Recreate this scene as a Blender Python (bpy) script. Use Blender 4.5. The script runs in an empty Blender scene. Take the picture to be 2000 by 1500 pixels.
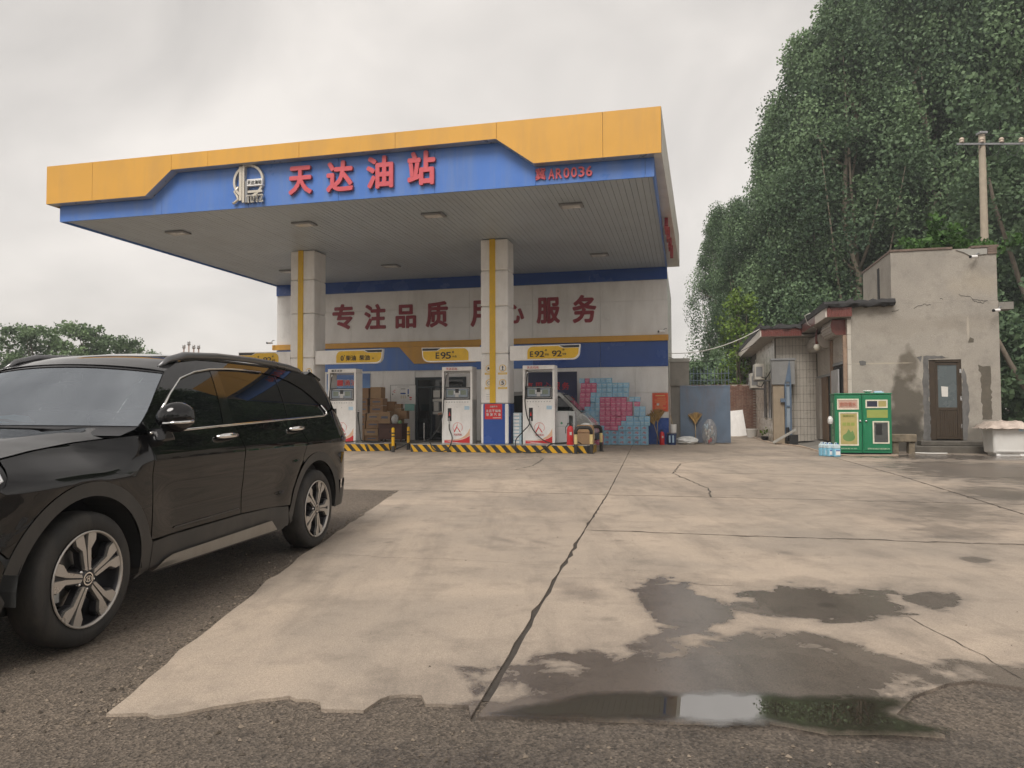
import bpy, bmesh, math, random
import numpy as np
from mathutils import Vector, Matrix
from mathutils.geometry import tessellate_polygon
random.seed(7); RNG = np.random.default_rng(7)
PI = math.pi; R = math.radians
SC = bpy.context.scene; COL = SC.collection
# ------------------------------------------------------------------ camera
cd = bpy.data.cameras.new('camera'); cam = bpy.data.objects.new('camera', cd); COL.objects.link(cam)
cd.sensor_width = 36; cd.lens = 1425.2/2000*36; cd.clip_start = .05; cd.clip_end = 3000
cam.matrix_world = Matrix.Translation((0, 0, 1.275)) @ Matrix.Rotation(PI/2+.0356, 4, 'X') @ Matrix.Rotation(-.0039, 4, 'Z')
SC.camera = cam
# ------------------------------------------------------------------ sky, sun, exposure
SUN_EL, SUN_AZ = R(52), R(205)     # compass direction the light comes from (behind and left of the viewer)
w = bpy.data.worlds.new('World'); SC.world = w; w.use_nodes = True
nt = w.node_tree; nt.nodes.clear(); N = nt.nodes.new; L = nt.links.new
out = N('ShaderNodeOutputWorld'); bg = N('ShaderNodeBackground'); L(bg.outputs[0], out.inputs[0])
sky = N('ShaderNodeTexSky'); sky.sky_type = 'NISHITA'; sky.sun_disc = False
sky.sun_elevation = SUN_EL; sky.sun_rotation = SUN_AZ; sky.dust_density = 4
tc = N('ShaderNodeTexCoord'); sep = N('ShaderNodeSeparateXYZ'); L(tc.outputs['Generated'], sep.inputs[0])
mp = N('ShaderNodeMapping'); mp.inputs['Scale'].default_value = (1, 1, 1.5); L(tc.outputs['Generated'], mp.inputs[0])
n1 = N('ShaderNodeTexNoise'); n1.inputs['Scale'].default_value = 2.1; n1.inputs['Detail'].default_value = 6; n1.inputs['Roughness'].default_value = .5
n1.inputs['Distortion'].default_value = .5; L(mp.outputs[0], n1.inputs[0])
cr = N('ShaderNodeValToRGB'); e = cr.color_ramp.elements
e[0].position = .36; e[0].color = (3.4, 3.2, 3.0, 1); e[1].position = .64; e[1].color = (5.2, 4.88, 4.54, 1)
L(n1.outputs[0], cr.inputs[0])
# overcast deck: brighter towards the horizon all the way round
mr = N('ShaderNodeMapRange'); mr.inputs[1].default_value = .0; mr.inputs[2].default_value = .75; mr.inputs[3].default_value = 1.12; mr.inputs[4].default_value = .82
L(sep.outputs[2], mr.inputs[0])
sc_ = N('ShaderNodeVectorMath'); sc_.operation = 'SCALE'; L(cr.outputs[0], sc_.inputs[0]); L(mr.outputs[0], sc_.inputs['Scale'])
mx = N('ShaderNodeMix'); mx.data_type = 'RGBA'; mx.inputs[0].default_value = .94
L(sky.outputs[0], mx.inputs[6]); L(sc_.outputs[0], mx.inputs[7]); L(mx.outputs[2], bg.inputs[0]); bg.inputs[1].default_value = .1
sd = bpy.data.lights.new('sun', 'SUN'); sun = bpy.data.objects.new('sun', sd); COL.objects.link(sun)
sd.energy = 1.5; sd.angle = R(28); sd.color = (1, .95, .89)
sdir = Vector((math.sin(SUN_AZ)*math.cos(SUN_EL), math.cos(SUN_AZ)*math.cos(SUN_EL), math.sin(SUN_EL)))
sun.rotation_euler = sdir.to_track_quat('Z', 'Y').to_euler()
SC.view_settings.view_transform = 'Standard'; SC.view_settings.look = 'None'; SC.view_settings.exposure = .96; SC.view_settings.gamma = 1
SC.view_settings.use_curve_mapping = False
SC.cycles.max_bounces = 6; SC.cycles.use_adaptive_sampling = True; SC.cycles.adaptive_threshold = .025; SC.cycles.transparent_max_bounces = 16; SC.cycles.caustics_reflective = False; SC.cycles.caustics_refractive = False
# ------------------------------------------------------------------ helpers
AN = -.2348; X0, Y0 = 5.718, 26.649
CA, SA = math.cos(AN), math.sin(AN)
def SP(lx, ly, z=0): return Vector((X0+lx*CA-ly*SA, Y0+lx*SA+ly*CA, z))     # station frame -> world
MATS = {}
def M(name, col, rough=.5, metal=0, var=.10, vs=2.5, bump=0, bs=60, coat=0, alpha=1, trans=0, emit=0, spec=.5, vcol=None, dirt=None):
    if name in MATS: return MATS[name]
    m = bpy.data.materials.new(name); m.use_nodes = True; nt = m.node_tree; P = nt.nodes['Principled BSDF']
    N = nt.nodes.new; L = nt.links.new
    P.inputs['Base Color'].default_value = (*col, 1); P.inputs['Roughness'].default_value = rough; P.inputs['Metallic'].default_value = metal
    P.inputs['Specular IOR Level'].default_value = spec
    if coat: P.inputs['Coat Weight'].default_value = coat; P.inputs['Coat Roughness'].default_value = .02
    if alpha < 1: P.inputs['Alpha'].default_value = alpha
    if trans: P.inputs['Transmission Weight'].default_value = trans
    if emit: P.inputs['Emission Color'].default_value = (*col, 1); P.inputs['Emission Strength'].default_value = emit
    g = N('ShaderNodeNewGeometry')
    if var or vcol:
        n = N('ShaderNodeTexNoise'); n.inputs['Scale'].default_value = vs; n.inputs['Detail'].default_value = 7; n.inputs['Roughness'].default_value = .62
        L(g.outputs['Position'], n.inputs['Vector'])
        r = N('ShaderNodeMapRange'); r.inputs[1].default_value = .3; r.inputs[2].default_value = .7; r.inputs[3].default_value = 1-var; r.inputs[4].default_value = 1+var
        L(n.outputs[0], r.inputs[0])
        s = N('ShaderNodeVectorMath'); s.operation = 'SCALE'; s.inputs[0].default_value = col; L(r.outputs[0], s.inputs['Scale'])
        last = s.outputs[0]
        if dirt:   # (colour, amount, scale): blotches and streaks of grime
            mpn = N('ShaderNodeMapping'); mpn.inputs['Scale'].default_value = (1, 1, dirt[3] if len(dirt) > 3 else .28); L(g.outputs['Position'], mpn.inputs[0])
            n2 = N('ShaderNodeTexNoise'); n2.inputs['Scale'].default_value = dirt[2]; n2.inputs['Detail'].default_value = 8; n2.inputs['Roughness'].default_value = .7
            L(mpn.outputs[0], n2.inputs['Vector'])
            r2 = N('ShaderNodeMapRange'); r2.inputs[1].default_value = .45; r2.inputs[2].default_value = .75; r2.inputs[3].default_value = 0; r2.inputs[4].default_value = dirt[1]
            L(n2.outputs[0], r2.inputs[0])
            mm = N('ShaderNodeMix'); mm.data_type = 'RGBA'; L(r2.outputs[0], mm.inputs[0]); L(last, mm.inputs[6]); mm.inputs[7].default_value = (*dirt[0], 1); last = mm.outputs[2]
        L(last, P.inputs['Base Color'])
        r3 = N('ShaderNodeMapRange'); r3.inputs[1].default_value = .3; r3.inputs[2].default_value = .7; r3.inputs[3].default_value = max(0, rough-.08*(rough > .1)); r3.inputs[4].default_value = min(1, rough+.08*(rough > .1))
        L(n.outputs[0], r3.inputs[0]); L(r3.outputs[0], P.inputs['Roughness'])
    if bump:
        b = N('ShaderNodeBump'); b.inputs['Strength'].default_value = bump; b.inputs['Distance'].default_value = .02
        nb = N('ShaderNodeTexNoise'); nb.inputs['Scale'].default_value = bs; nb.inputs['Detail'].default_value = 4; L(g.outputs['Position'], nb.inputs['Vector'])
        L(nb.outputs[0], b.inputs['Height']); L(b.outputs[0], P.inputs['Normal'])
    MATS[name] = m; return m
class MB:
    """collects polygons; build() links them as one mesh object"""
    def __init__(s): s.v = []; s.f = []; s.mi = []; s.cur = 0
    def poly(s, pts, mi=None):
        b = len(s.v); s.v += [tuple(p) for p in pts]; s.f.append(tuple(range(b, b+len(pts)))); s.mi.append(s.cur if mi is None else mi); return s
    def grid(s, rows, closed=False, flip=False):
        b = len(s.v); n = len(rows[0])
        for r in rows: s.v += [tuple(p) for p in r]
        for i in range(len(rows)-1):
            for j in range(n if closed else n-1):
                k = (j+1) % n
                q = (b+i*n+j, b+i*n+k, b+(i+1)*n+k, b+(i+1)*n+j)
                s.f.append(q[::-1] if flip else q); s.mi.append(s.cur)
        return s
    def box(s, x0, x1, y0, y1, z0, z1, rz=0, c=None):
        b = len(s.v); P = [(x, y, z) for z in (z0, z1) for (x, y) in ((x0, y0), (x1, y0), (x1, y1), (x0, y1))]
        if rz:
            cx, cy = c if c else ((x0+x1)/2, (y0+y1)/2); C, S = math.cos(rz), math.sin(rz)
            P = [(cx+(x-cx)*C-(y-cy)*S, cy+(x-cx)*S+(y-cy)*C, z) for x, y, z in P]
        s.v += P
        for f in ((3, 2, 1, 0), (4, 5, 6, 7), (0, 1, 5, 4), (1, 2, 6, 5), (2, 3, 7, 6), (3, 0, 4, 7)):
            s.f.append(tuple(b+i for i in f)); s.mi.append(s.cur)
        return s
    def prism(s, pts, a, b, axis='y'):
        """polygon given in 2-D, pushed from a to b along axis (y: pts are x,z; z: pts are x,y; x: pts are y,z)"""
        k = len(s.v); n = len(pts)
        f = {'y': lambda p, t: (p[0], t, p[1]), 'z': lambda p, t: (p[0], p[1], t), 'x': lambda p, t: (t, p[0], p[1])}[axis]
        s.v += [f(p, a) for p in pts]+[f(p, b) for p in pts]
        s.f.append(tuple(range(k, k+n))); s.f.append(tuple(range(k+2*n-1, k+n-1, -1))); s.mi += [s.cur]*2
        for i in range(n):
            j = (i+1) % n; s.f.append((k+j, k+i, k+n+i, k+n+j)); s.mi.append(s.cur)
        return s
    def tube(s, path, r, n=8, cap=True):
        path = [Vector(p) for p in path]; rr = r if isinstance(r, (list, tuple)) else [r]*len(path)
        rows = []; up = Vector((0, 0, 1)); prev = None
        for i, p in enumerate(path):
            t = (path[min(i+1, len(path)-1)]-path[max(i-1, 0)]).normalized()
            if prev is None:
                a = t.cross(up) if abs(t.z) < .95 else t.cross(Vector((1, 0, 0)))
            else: a = prev-t*prev.dot(t)
            a.normalize(); prev = a; b = t.cross(a)
            rows.append([p+(a*math.cos(2*PI*k/n)+b*math.sin(2*PI*k/n))*rr[i] for k in range(n)])
        s.grid(rows, closed=True)
        if cap: s.poly(rows[0]); s.poly(rows[-1][::-1])
        return s
    def lathe(s, prof, n=16, c=(0, 0, 0), axis='z', a0=0, a1=2*PI):
        rows = []
        full = abs(a1-a0-2*PI) < 1e-6
        for r, h in prof:
            row = []
            for k in range(n if full else n+1):
                t = a0+(a1-a0)*k/n; x, y = r*math.cos(t), r*math.sin(t)
                row.append({'z': (c[0]+x, c[1]+y, c[2]+h), 'y': (c[0]+x, c[1]+h, c[2]+y), 'x': (c[0]+h, c[1]+x, c[2]+y)}[axis])
            rows.append(row)
        return s.grid(rows, closed=full)
    def disc(s, r, n=16, c=(0, 0, 0), axis='y', rx=None):
        pts = []
        for k in range(n):
            t = 2*PI*k/n; x, y = r*math.cos(t), (rx or r)*math.sin(t)
            pts.append({'z': (c[0]+x, c[1]+y, c[2]), 'y': (c[0]+x, c[1], c[2]+y), 'x': (c[0], c[1]+x, c[2]+y)}[axis])
        return s.poly(pts)
    def ring(s, r0, r1, c, y0, y1, n=24, a0=0, a1=2*PI):
        """flat ring in the xz plane with thickness y0..y1"""
        return s.lathe([(r0, y0), (r1, y0), (r1, y1), (r0, y1), (r0, y0)], n, c, 'y', a0, a1)
    def mesh(s, name, mats, smooth=False, clean=True):
        me = bpy.data.meshes.new(name); me.from_pydata(s.v, [], s.f)
        mats = mats if isinstance(mats, (list, tuple)) else [mats]
        for m in mats: me.materials.append(m)
        if len(mats) > 1: me.polygons.foreach_set('material_index', s.mi)
        if clean:
            bm = bmesh.new(); bm.from_mesh(me); bmesh.ops.remove_doubles(bm, verts=bm.verts, dist=1e-5)
            bmesh.ops.recalc_face_normals(bm, faces=bm.faces); bm.to_mesh(me); bm.free()
        if smooth:
            me.polygons.foreach_set('use_smooth', [True]*len(me.polygons))
            if smooth is not True: me.set_sharp_from_angle(angle=R(smooth))
        me.update(); return me
    def build(s, name, mats, parent=None, smooth=False, bevel=0, loc=None, rz=None, clean=True):
        return link(name, s.mesh(name, mats, smooth, clean), parent, bevel, loc, rz)
def link(name, me, parent=None, bevel=0, loc=None, rz=None):
    o = bpy.data.objects.new(name, me); COL.objects.link(o)
    if parent is not None: o.parent = parent
    if loc is not None: o.location = loc
    if rz is not None: o.rotation_euler[2] = rz
    if bevel:
        b = o.modifiers.new('bevel', 'BEVEL'); b.width = bevel; b.segments = 2; b.limit_method = 'ANGLE'; b.angle_limit = R(40); b.harden_normals = False
    return o
def tag(o, label, cat, group=None, kind=None):
    if label: o['label'] = label
    if cat: o['category'] = cat
    if group: o['group'] = group
    if kind: o['kind'] = kind
    return o
def thing(name, label, cat, loc=(0, 0, 0), rz=0, group=None):
    o = bpy.data.objects.new(name, None); COL.objects.link(o); o.empty_display_size = .2
    o.location = loc; o.rotation_euler = (0, 0, rz); return tag(o, label, cat, group)
def sthing(name, label, cat, lx, ly, z=0, rz=0, group=None): return thing(name, label, cat, SP(lx, ly, z), AN+rz, group)
def structure(o): o['kind'] = 'structure'; return o
def copy_tree(o, parent=None):
    c = o.copy(); COL.objects.link(c); c.parent = parent
    for ch in list(o.children): copy_tree(ch, c)
    return c
def kids(o): return list(o.children)
_glyph = {}
def glyph(ch, w, h, depth=.01, bold=.0, mat=None, fit=True, n_off=8):
    """one character as a mesh in the xz plane, centred, facing -y; bold thickens the strokes (fraction of height)"""
    key = (ch, round(w, 3), round(h, 3), depth, bold, mat.name, fit)
    if key in _glyph: return _glyph[key]
    c = bpy.data.curves.new('text', 'FONT'); c.body = ch; c.size = 1; c.resolution_u = 3
    o = bpy.data.objects.new('text', c); COL.objects.link(o)
    me0 = bpy.data.meshes.new_from_object(o.evaluated_get(bpy.context.evaluated_depsgraph_get()))
    bpy.data.objects.remove(o); bpy.data.curves.remove(c)
    V = np.array([v.co[:] for v in me0.vertices]); F = [tuple(p.vertices) for p in me0.polygons]
    lo, hi = V.min(0), V.max(0); sz = np.maximum(hi-lo, 1e-6); ctr = (lo+hi)/2
    k = np.array([(w-2*bold*h)/sz[0], (h-2*bold*h)/sz[1]])
    if not fit: k[:] = k.min()
    P = (V[:, :2]-ctr[:2])*k
    mb = MB(); offs = [(0, 0)]
    if bold: offs += [(bold*h*math.cos(2*PI*i/n_off), bold*h*math.sin(2*PI*i/n_off)) for i in range(n_off)]
    bm = bmesh.new()
    from collections import Counter
    edges = Counter()
    for f in F:
        for i in range(len(f)): edges[frozenset((f[i], f[(i+1) % len(f)]))] += 1
    border = [tuple(f2) for f2 in ((f[i], f[(i+1) % len(f)]) for f in F for i in range(len(f))) if edges[frozenset(f2)] == 1]
    for i, (dx, dy) in enumerate(offs):
        y = -depth-.0012*i
        b = len(mb.v); mb.v += [(p[0]+dx, y, p[1]+dy) for p in P]
        for f in F: mb.f.append(tuple(b+q for q in f)); mb.mi.append(0)
        if depth > .012:
            b2 = len(mb.v); mb.v += [(p[0]+dx, 0, p[1]+dy) for p in P]
            for a, q in border: mb.f.append((b+a, b2+a, b2+q, b+q)); mb.mi.append(1)
    bm.free()
    ms = [mat, MATS.get(mat.name+'_side', mat)]
    me = mb.mesh('letter', ms, clean=False); bpy.data.meshes.remove(me0)
    _glyph[key] = me; return me
def letters(parent, s, x0, x1, zc, h, y, mat, depth=.006, bold=.02, name='letter', wfrac=.9, widths=None):
    """characters spread evenly between x0 and x1, each its own part"""
    n = len(s); tot = sum(widths) if widths else n; x = x0; res = []
    for i, ch in enumerate(s):
        cw = (x1-x0)*((widths[i] if widths else 1)/tot)
        if ch != ' ':
            o = link(name, glyph(ch, cw*wfrac, h, depth, bold, mat), parent); o.location = (x+cw/2, y, zc); res.append(o)
        x += cw
    return res
def printed(parent, s, xc, zc, h, y, mat, w=None, name='lettering', bold=.015):
    """a line of small print as one flat mesh"""
    c = bpy.data.curves.new('text', 'FONT'); c.body = s; c.size = 1; c.resolution_u = 2; c.align_x = 'CENTER'
    o = bpy.data.objects.new('text', c); COL.objects.link(o)
    me0 = bpy.data.meshes.new_from_object(o.evaluated_get(bpy.context.evaluated_depsgraph_get()))
    bpy.data.objects.remove(o); bpy.data.curves.remove(c)
    V = np.array([v.co[:] for v in me0.vertices]); F = [tuple(p.vertices) for p in me0.polygons]; bpy.data.meshes.remove(me0)
    lo, hi = V.min(0), V.max(0); k = h/(hi[1]-lo[1]); kx = w/(hi[0]-lo[0]) if w else k
    mb = MB()
    for i, d in enumerate([(0, 0), (bold, 0), (0, bold)] if bold else [(0, 0)]):
        b = len(mb.v); mb.v += [((p[0]-(lo[0]+hi[0])/2)*kx+d[0]*h, -.0008*i, (p[1]-(lo[1]+hi[1])/2)*k+d[1]*h) for p in V]
        for f in F: mb.f.append(tuple(b+q for q in f)); mb.mi.append(0)
    return link(name, mb.mesh('lettering', mat, clean=False), parent, loc=(xc, y, zc))
# ------------------------------------------------------------------ ground
def ground_mat(name, dry, dark, rough, patches, speck, wetdark=.4, tint=None, bumpk=.5, stain=.25, oil=False):
    m = bpy.data.materials.new(name); m.use_nodes = True; nt = m.node_tree; P = nt.nodes['Principled BSDF']; N = nt.nodes.new; L = nt.links.new
    g = N('ShaderNodeNewGeometry'); pos = g.outputs['Position']
    def noise(scale, detail=6, rough=.6, dist=0):
        n = N('ShaderNodeTexNoise'); n.inputs['Scale'].default_value = scale; n.inputs['Detail'].default_value = detail; n.inputs['Roughness'].default_value = rough
        n.inputs['Distortion'].default_value = dist; L(pos, n.inputs['Vector']); return n.outputs[0]
    def mrange(s, a, b, c, d):
        r = N('ShaderNodeMapRange'); r.inputs[1].default_value = a; r.inputs[2].default_value = b; r.inputs[3].default_value = c; r.inputs[4].default_value = d; L(s, r.inputs[0]); return r.outputs[0]
    def math_(op, a, b):
        n = N('ShaderNodeMath'); n.operation = op
        for i, q in enumerate((a, b)):
            if isinstance(q, (int, float)): n.inputs[i].default_value = q
            else: L(q, n.inputs[i])
        return n.outputs[0]
    def mix(f, a, b):
        n = N('ShaderNodeMix'); n.data_type = 'RGBA'
        if isinstance(f, float): n.inputs[0].default_value = f
        else: L(f, n.inputs[0])
        for i, q in ((6, a), (7, b)):
            if isinstance(q, tuple): n.inputs[i].default_value = (*q, 1)
            else: L(q, n.inputs[i])
        return n.outputs[2]
    big = noise(.45, 6, .6, .6); mid = noise(2.3, 8, .65); fine = noise(95, 3, .7); edge = noise(3.2, 7, .62, .3)
    col = mix(mrange(big, .35, .68, 0, 1.), dry, dark)
    col = mix(mrange(mid, .5, .75, 0, stain), col, tuple(c*.55 for c in dark))
    if oil:
        mpo = N('ShaderNodeMapping'); mpo.inputs['Rotation'].default_value = (0, 0, .25); mpo.inputs['Scale'].default_value = (1.6, .22, 1); L(pos, mpo.inputs[0])
        ns = N('ShaderNodeTexNoise'); ns.inputs['Scale'].default_value = 1.5; ns.inputs['Detail'].default_value = 9; ns.inputs['Roughness'].default_value = .68; L(mpo.outputs[0], ns.inputs[0])
        col = mix(mrange(ns.outputs[0], .5, .74, 0, .55), col, tuple(c*.5 for c in dark))       # tyre-drawn streaks
        vo = N('ShaderNodeTexVoronoi'); vo.inputs['Scale'].default_value = 1.3; vo.inputs['Randomness'].default_value = 1; L(pos, vo.inputs['Vector'])
        od = math_('ADD', vo.outputs['Distance'], mrange(mid, .3, .7, -.06, .06)); col = mix(mrange(od, .03, .10, .5, 0), col, tuple(c*.35 for c in dark))   # oil drips
        n5 = noise(14, 8, .75); col = mix(mrange(n5, .56, .72, 0, .35), col, tuple(c*.55 for c in dark)); col = mix(mrange(n5, .28, .42, .3, 0), col, tuple(min(.6, c*1.25) for c in dry))
    # speckle of aggregate
    v = N('ShaderNodeTexVoronoi'); v.inputs['Scale'].default_value = speck[0]; L(pos, v.inputs['Vector'])
    sp = mrange(v.outputs['Color'], .0, 1., 1-speck[1], 1+speck[1])
    s1 = N('ShaderNodeVectorMath'); s1.operation = 'SCALE'; L(col, s1.inputs[0]); L(math_('MULTIPLY', sp, mrange(fine, .3, .7, 1-speck[1]*.6, 1+speck[1]*.6)), s1.inputs['Scale'])
    col = s1.outputs[0]
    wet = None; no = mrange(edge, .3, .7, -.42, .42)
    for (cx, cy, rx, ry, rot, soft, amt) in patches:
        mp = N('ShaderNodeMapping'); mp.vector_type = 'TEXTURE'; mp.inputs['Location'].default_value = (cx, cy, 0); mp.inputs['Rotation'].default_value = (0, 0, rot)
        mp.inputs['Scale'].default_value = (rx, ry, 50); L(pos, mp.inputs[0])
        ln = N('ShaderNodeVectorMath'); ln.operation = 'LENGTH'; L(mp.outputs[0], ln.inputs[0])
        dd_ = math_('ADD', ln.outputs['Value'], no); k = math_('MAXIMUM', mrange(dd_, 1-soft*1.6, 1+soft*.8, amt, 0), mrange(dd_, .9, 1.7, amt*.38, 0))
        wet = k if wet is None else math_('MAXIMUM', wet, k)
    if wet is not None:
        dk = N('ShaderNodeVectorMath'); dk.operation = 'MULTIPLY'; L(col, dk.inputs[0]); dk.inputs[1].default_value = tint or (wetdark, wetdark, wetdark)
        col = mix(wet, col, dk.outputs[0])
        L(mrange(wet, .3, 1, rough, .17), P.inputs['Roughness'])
    else: P.inputs['Roughness'].default_value = rough
    L(col, P.inputs['Base Color'])
    b = N('ShaderNodeBump'); b.inputs['Distance'].default_value = .01; 
    h = math_('ADD', math_('MULTIPLY', fine, .5), math_('MULTIPLY', v.outputs['Distance'], 1.))
    L(h, b.inputs['Height'])
    if wet is not None: L(mrange(wet, 0, 1, bumpk, bumpk*.25), b.inputs['Strength'])
    else: b.inputs['Strength'].default_value = bumpk
    L(b.outputs[0], P.inputs['Normal'])
    return m
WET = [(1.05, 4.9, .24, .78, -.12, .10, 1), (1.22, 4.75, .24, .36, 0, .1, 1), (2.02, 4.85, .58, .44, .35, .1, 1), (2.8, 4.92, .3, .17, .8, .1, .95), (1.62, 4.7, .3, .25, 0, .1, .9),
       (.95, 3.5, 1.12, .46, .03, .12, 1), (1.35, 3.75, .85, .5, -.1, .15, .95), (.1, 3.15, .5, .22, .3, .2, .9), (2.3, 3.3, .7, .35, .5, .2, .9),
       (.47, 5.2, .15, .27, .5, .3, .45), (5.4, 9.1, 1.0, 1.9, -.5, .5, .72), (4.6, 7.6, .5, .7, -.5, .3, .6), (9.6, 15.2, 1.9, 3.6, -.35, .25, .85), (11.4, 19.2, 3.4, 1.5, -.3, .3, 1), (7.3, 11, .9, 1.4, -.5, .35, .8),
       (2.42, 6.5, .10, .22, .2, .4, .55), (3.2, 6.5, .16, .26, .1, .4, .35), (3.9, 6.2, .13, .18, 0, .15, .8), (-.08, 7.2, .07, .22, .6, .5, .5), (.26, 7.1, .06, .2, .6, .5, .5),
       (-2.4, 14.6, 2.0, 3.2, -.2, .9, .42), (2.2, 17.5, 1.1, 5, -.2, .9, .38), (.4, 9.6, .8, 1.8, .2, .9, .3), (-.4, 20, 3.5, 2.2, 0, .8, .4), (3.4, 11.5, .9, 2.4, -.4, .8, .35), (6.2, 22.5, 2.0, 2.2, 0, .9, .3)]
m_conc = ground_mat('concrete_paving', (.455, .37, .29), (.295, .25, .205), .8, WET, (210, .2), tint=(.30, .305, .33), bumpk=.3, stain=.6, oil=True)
m_asph = ground_mat('asphalt', (.16, .128, .098), (.112, .091, .072), .85, [(1.5, 2.2, 2.6, .95, 0, .4, .95), (-.4, 2.55, .9, .42, .1, .4, .8), (3.2, 3.0, 1.4, .8, .3, .4, .95)], (85, .62), tint=(.46, .48, .52), bumpk=1.)
m_joint = M('joint_dirt', (.055, .046, .038), .9, var=.3, vs=8)
g = MB(); g.poly([(-700, -300, -.014), (700, -300, -.014), (700, 1200, -.014), (-700, 1200, -.014)])
structure(g.build('ground', m_asph))
JM = [(-24.6, -.232), (-19.55, -.43), (-15.8, -.55), (-.97, -1.26), (14, -1.9)]
JR = [(-24.6, 4.5), (-17.3, 4.55), (-15, 4.6), (-12.1, 4.56), (-6.5, 4.35), (14, 4.2)]
def interp(T, y):
    for (a, xa), (b, xb) in zip(T, T[1:]):
        if y <= b: return xa+(xb-xa)*(y-a)/(b-a)
    return T[-1][1]
EL = [(-24.61, -1.76), (-23.83, -2.01), (-22.54, -2.38), (-20.5, -2.89), (-16.24, -3.86)]
FRONT_L = [(-1.76, -24.61), (-1.6, -24.58), (-1.44, -24.55), (-1.36, -24.44), (-1.26, -24.36), (-1.11, -24.27), (-.95, -24.3), (-.9, -24.36), (-.88, -24.37), (-.71, -24.33), (-.69, -24.2), (-.67, -24.16), (-.54, -24.12), (-.48, -24.21), (-.3, -24.18), (-.245, -24.29)]
FRONT_R = [(-.22, -24.29), (.02, -24.24), (.3, -24.2), (.6, -24.16), (.82, -24.11), (.95, -24.06), (1.17, -24.13), (1.4, -24.06), (1.61, -24.03), (1.52, -23.95), (1.48, -23.87), (1.61, -23.64), (1.8, -23.45), (1.93, -23.38), (2.12, -23.43), (2.6, -23.5), (3.4, -23.42), (4.48, -23.6)]
base = structure(link('concrete_apron', MB().mesh('concrete_apron', m_joint)))
mb = MB(); mb.poly([SP(x, y, -.011) for x, y in [(-1.55, -24.3), (-.9, -24.05), (-.3, -24.1), (1.3, -23.95), (1.6, -23.5), (1.95, -23.25), (4.4, -23.3), (8.8, -23.2), (10.2, -19), (10.2, 12.4), (-21.7, 12.4), (-21.7, -16.1), (-3.7, -16.1), (-2.8, -20.5), (-2.2, -22.6)]]); base.data = mb.mesh('concrete_apron', m_joint)
def slab(pts, jit=.003, gap=.005):
    n = len(pts); c = np.mean(pts, 0); P = []
    for i in range(n):
        a = np.array(pts[i]); b = np.array(pts[(i+1) % n]); d = b-a; ln = np.hypot(*d)
        if ln < 1e-4: continue
        nr = np.array([-d[1], d[0]])/ln; k = max(1, min(26, int(ln/.16)))
        for j in range(k):
            t = j/k; q = a+d*t+nr*(gap+random.uniform(0, jit)*(1 if j else .3)+random.random()**6*jit*4)
            P.append(q)
    mb = MB(); top = [SP(q[0], q[1], 0) for q in P]
    for tri in tessellate_polygon([[Vector((q[0], q[1], 0)) for q in P]]): (lambda A: mb.poly(A if (A[1]-A[0]).cross(A[2]-A[0]).z > 0 else A[::-1]))([top[k] for k in tri])
    low = [Vector((v.x, v.y, -.05)) for v in top]
    for i in range(len(P)):
        j = (i+1) % len(P); mb.poly([top[i], low[i], low[j], top[j]])
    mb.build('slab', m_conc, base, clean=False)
left_edge = [(interp(EL, y)+random.gauss(0, .012), y) for y in np.linspace(-24.61, -16.24, 44)]; left_edge[0] = (-1.76, -24.61); left_edge[-1] = (-3.86, -16.24)
FRONT_L = [q for (a, b) in zip(FRONT_L, FRONT_L[1:]) for q in ([a]+([(a[0]+(b[0]-a[0])*k/3, a[1]+(b[1]-a[1])*k/3+random.gauss(0, .007)) for k in (1, 2)] if b[0]-a[0] > .09 else []))]+[FRONT_L[-1]]
slab(FRONT_L+[(interp(JM, y), y) for y in (-23, -21.3)]+[(interp(JM, -19.5), -19.5), (interp(JM, -16.24), -16.24)]+left_edge[::-1][:-1], .005, .005)
slab(FRONT_R+[(interp(JR, -19.5), -19.5), (interp(JM, -19.5), -19.5), (interp(JM, -21.7), -21.7)], .007, .006)
slab([(4.48, -23.6), (9, -23.4), (9.4, -19.5), (interp(JR, -19.5), -19.5)])
def quadslab(y0, y1, A, B, **k): slab([(A(y0), y0), (B(y0), y0), (B(y1), y1), (A(y1), y1)], **k)
cM = lambda y: interp(JM, y); cR = lambda y: interp(JR, y)
for y0, y1 in ((-19.5, -16.24), (-16.24, -12.1), (-12.1, -8.1), (-8.1, -4.1), (-4.1, 0), (0, 4.5), (4.5, 12.5)):
    quadslab(y0, y1, cM, cR, jit=.004)
    quadslab(y0, y1, cR, lambda y: 10.3)
    if y0 > -16.3:
        for a, b in ((cM, lambda y: -6.3), (lambda y: -6.3, lambda y: -11.4), (lambda y: -11.4, lambda y: -16.5), (lambda y: -16.5, lambda y: -21.8)):
            slab([(b(y0), y0), (a(y0), y0), (a(y1), y1), (b(y1), y1)])
def crack(pts, w=.012, name='crack'):
    w *= .7
    P = [np.array(p) for p in pts]; Q = []
    for a, b in zip(P, P[1:]):
        k = max(2, int(np.hypot(*(b-a))/.12))
        for j in range(k): Q.append(a+(b-a)*j/k+np.array([random.gauss(0, .012), random.gauss(0, .02)]))
    Q.append(P[-1]); mb = MB()
    for i in range(len(Q)-1):
        d = Q[i+1]-Q[i]; d = d/max(1e-6, np.hypot(*d)); nr = np.array([-d[1], d[0]])
        wa, wb = [w*(.35+random.random())*(.5 if k in (0, len(Q)-1) else 1) for k in (i, i+1)]
        mb.poly([SP(*(Q[i]-nr*wa), .0035), SP(*(Q[i+1]-nr*wb), .0035), SP(*(Q[i+1]+nr*wb), .0035), SP(*(Q[i]+nr*wa), .0035)])
    mb.build(name, m_joint, base, clean=False)
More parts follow.
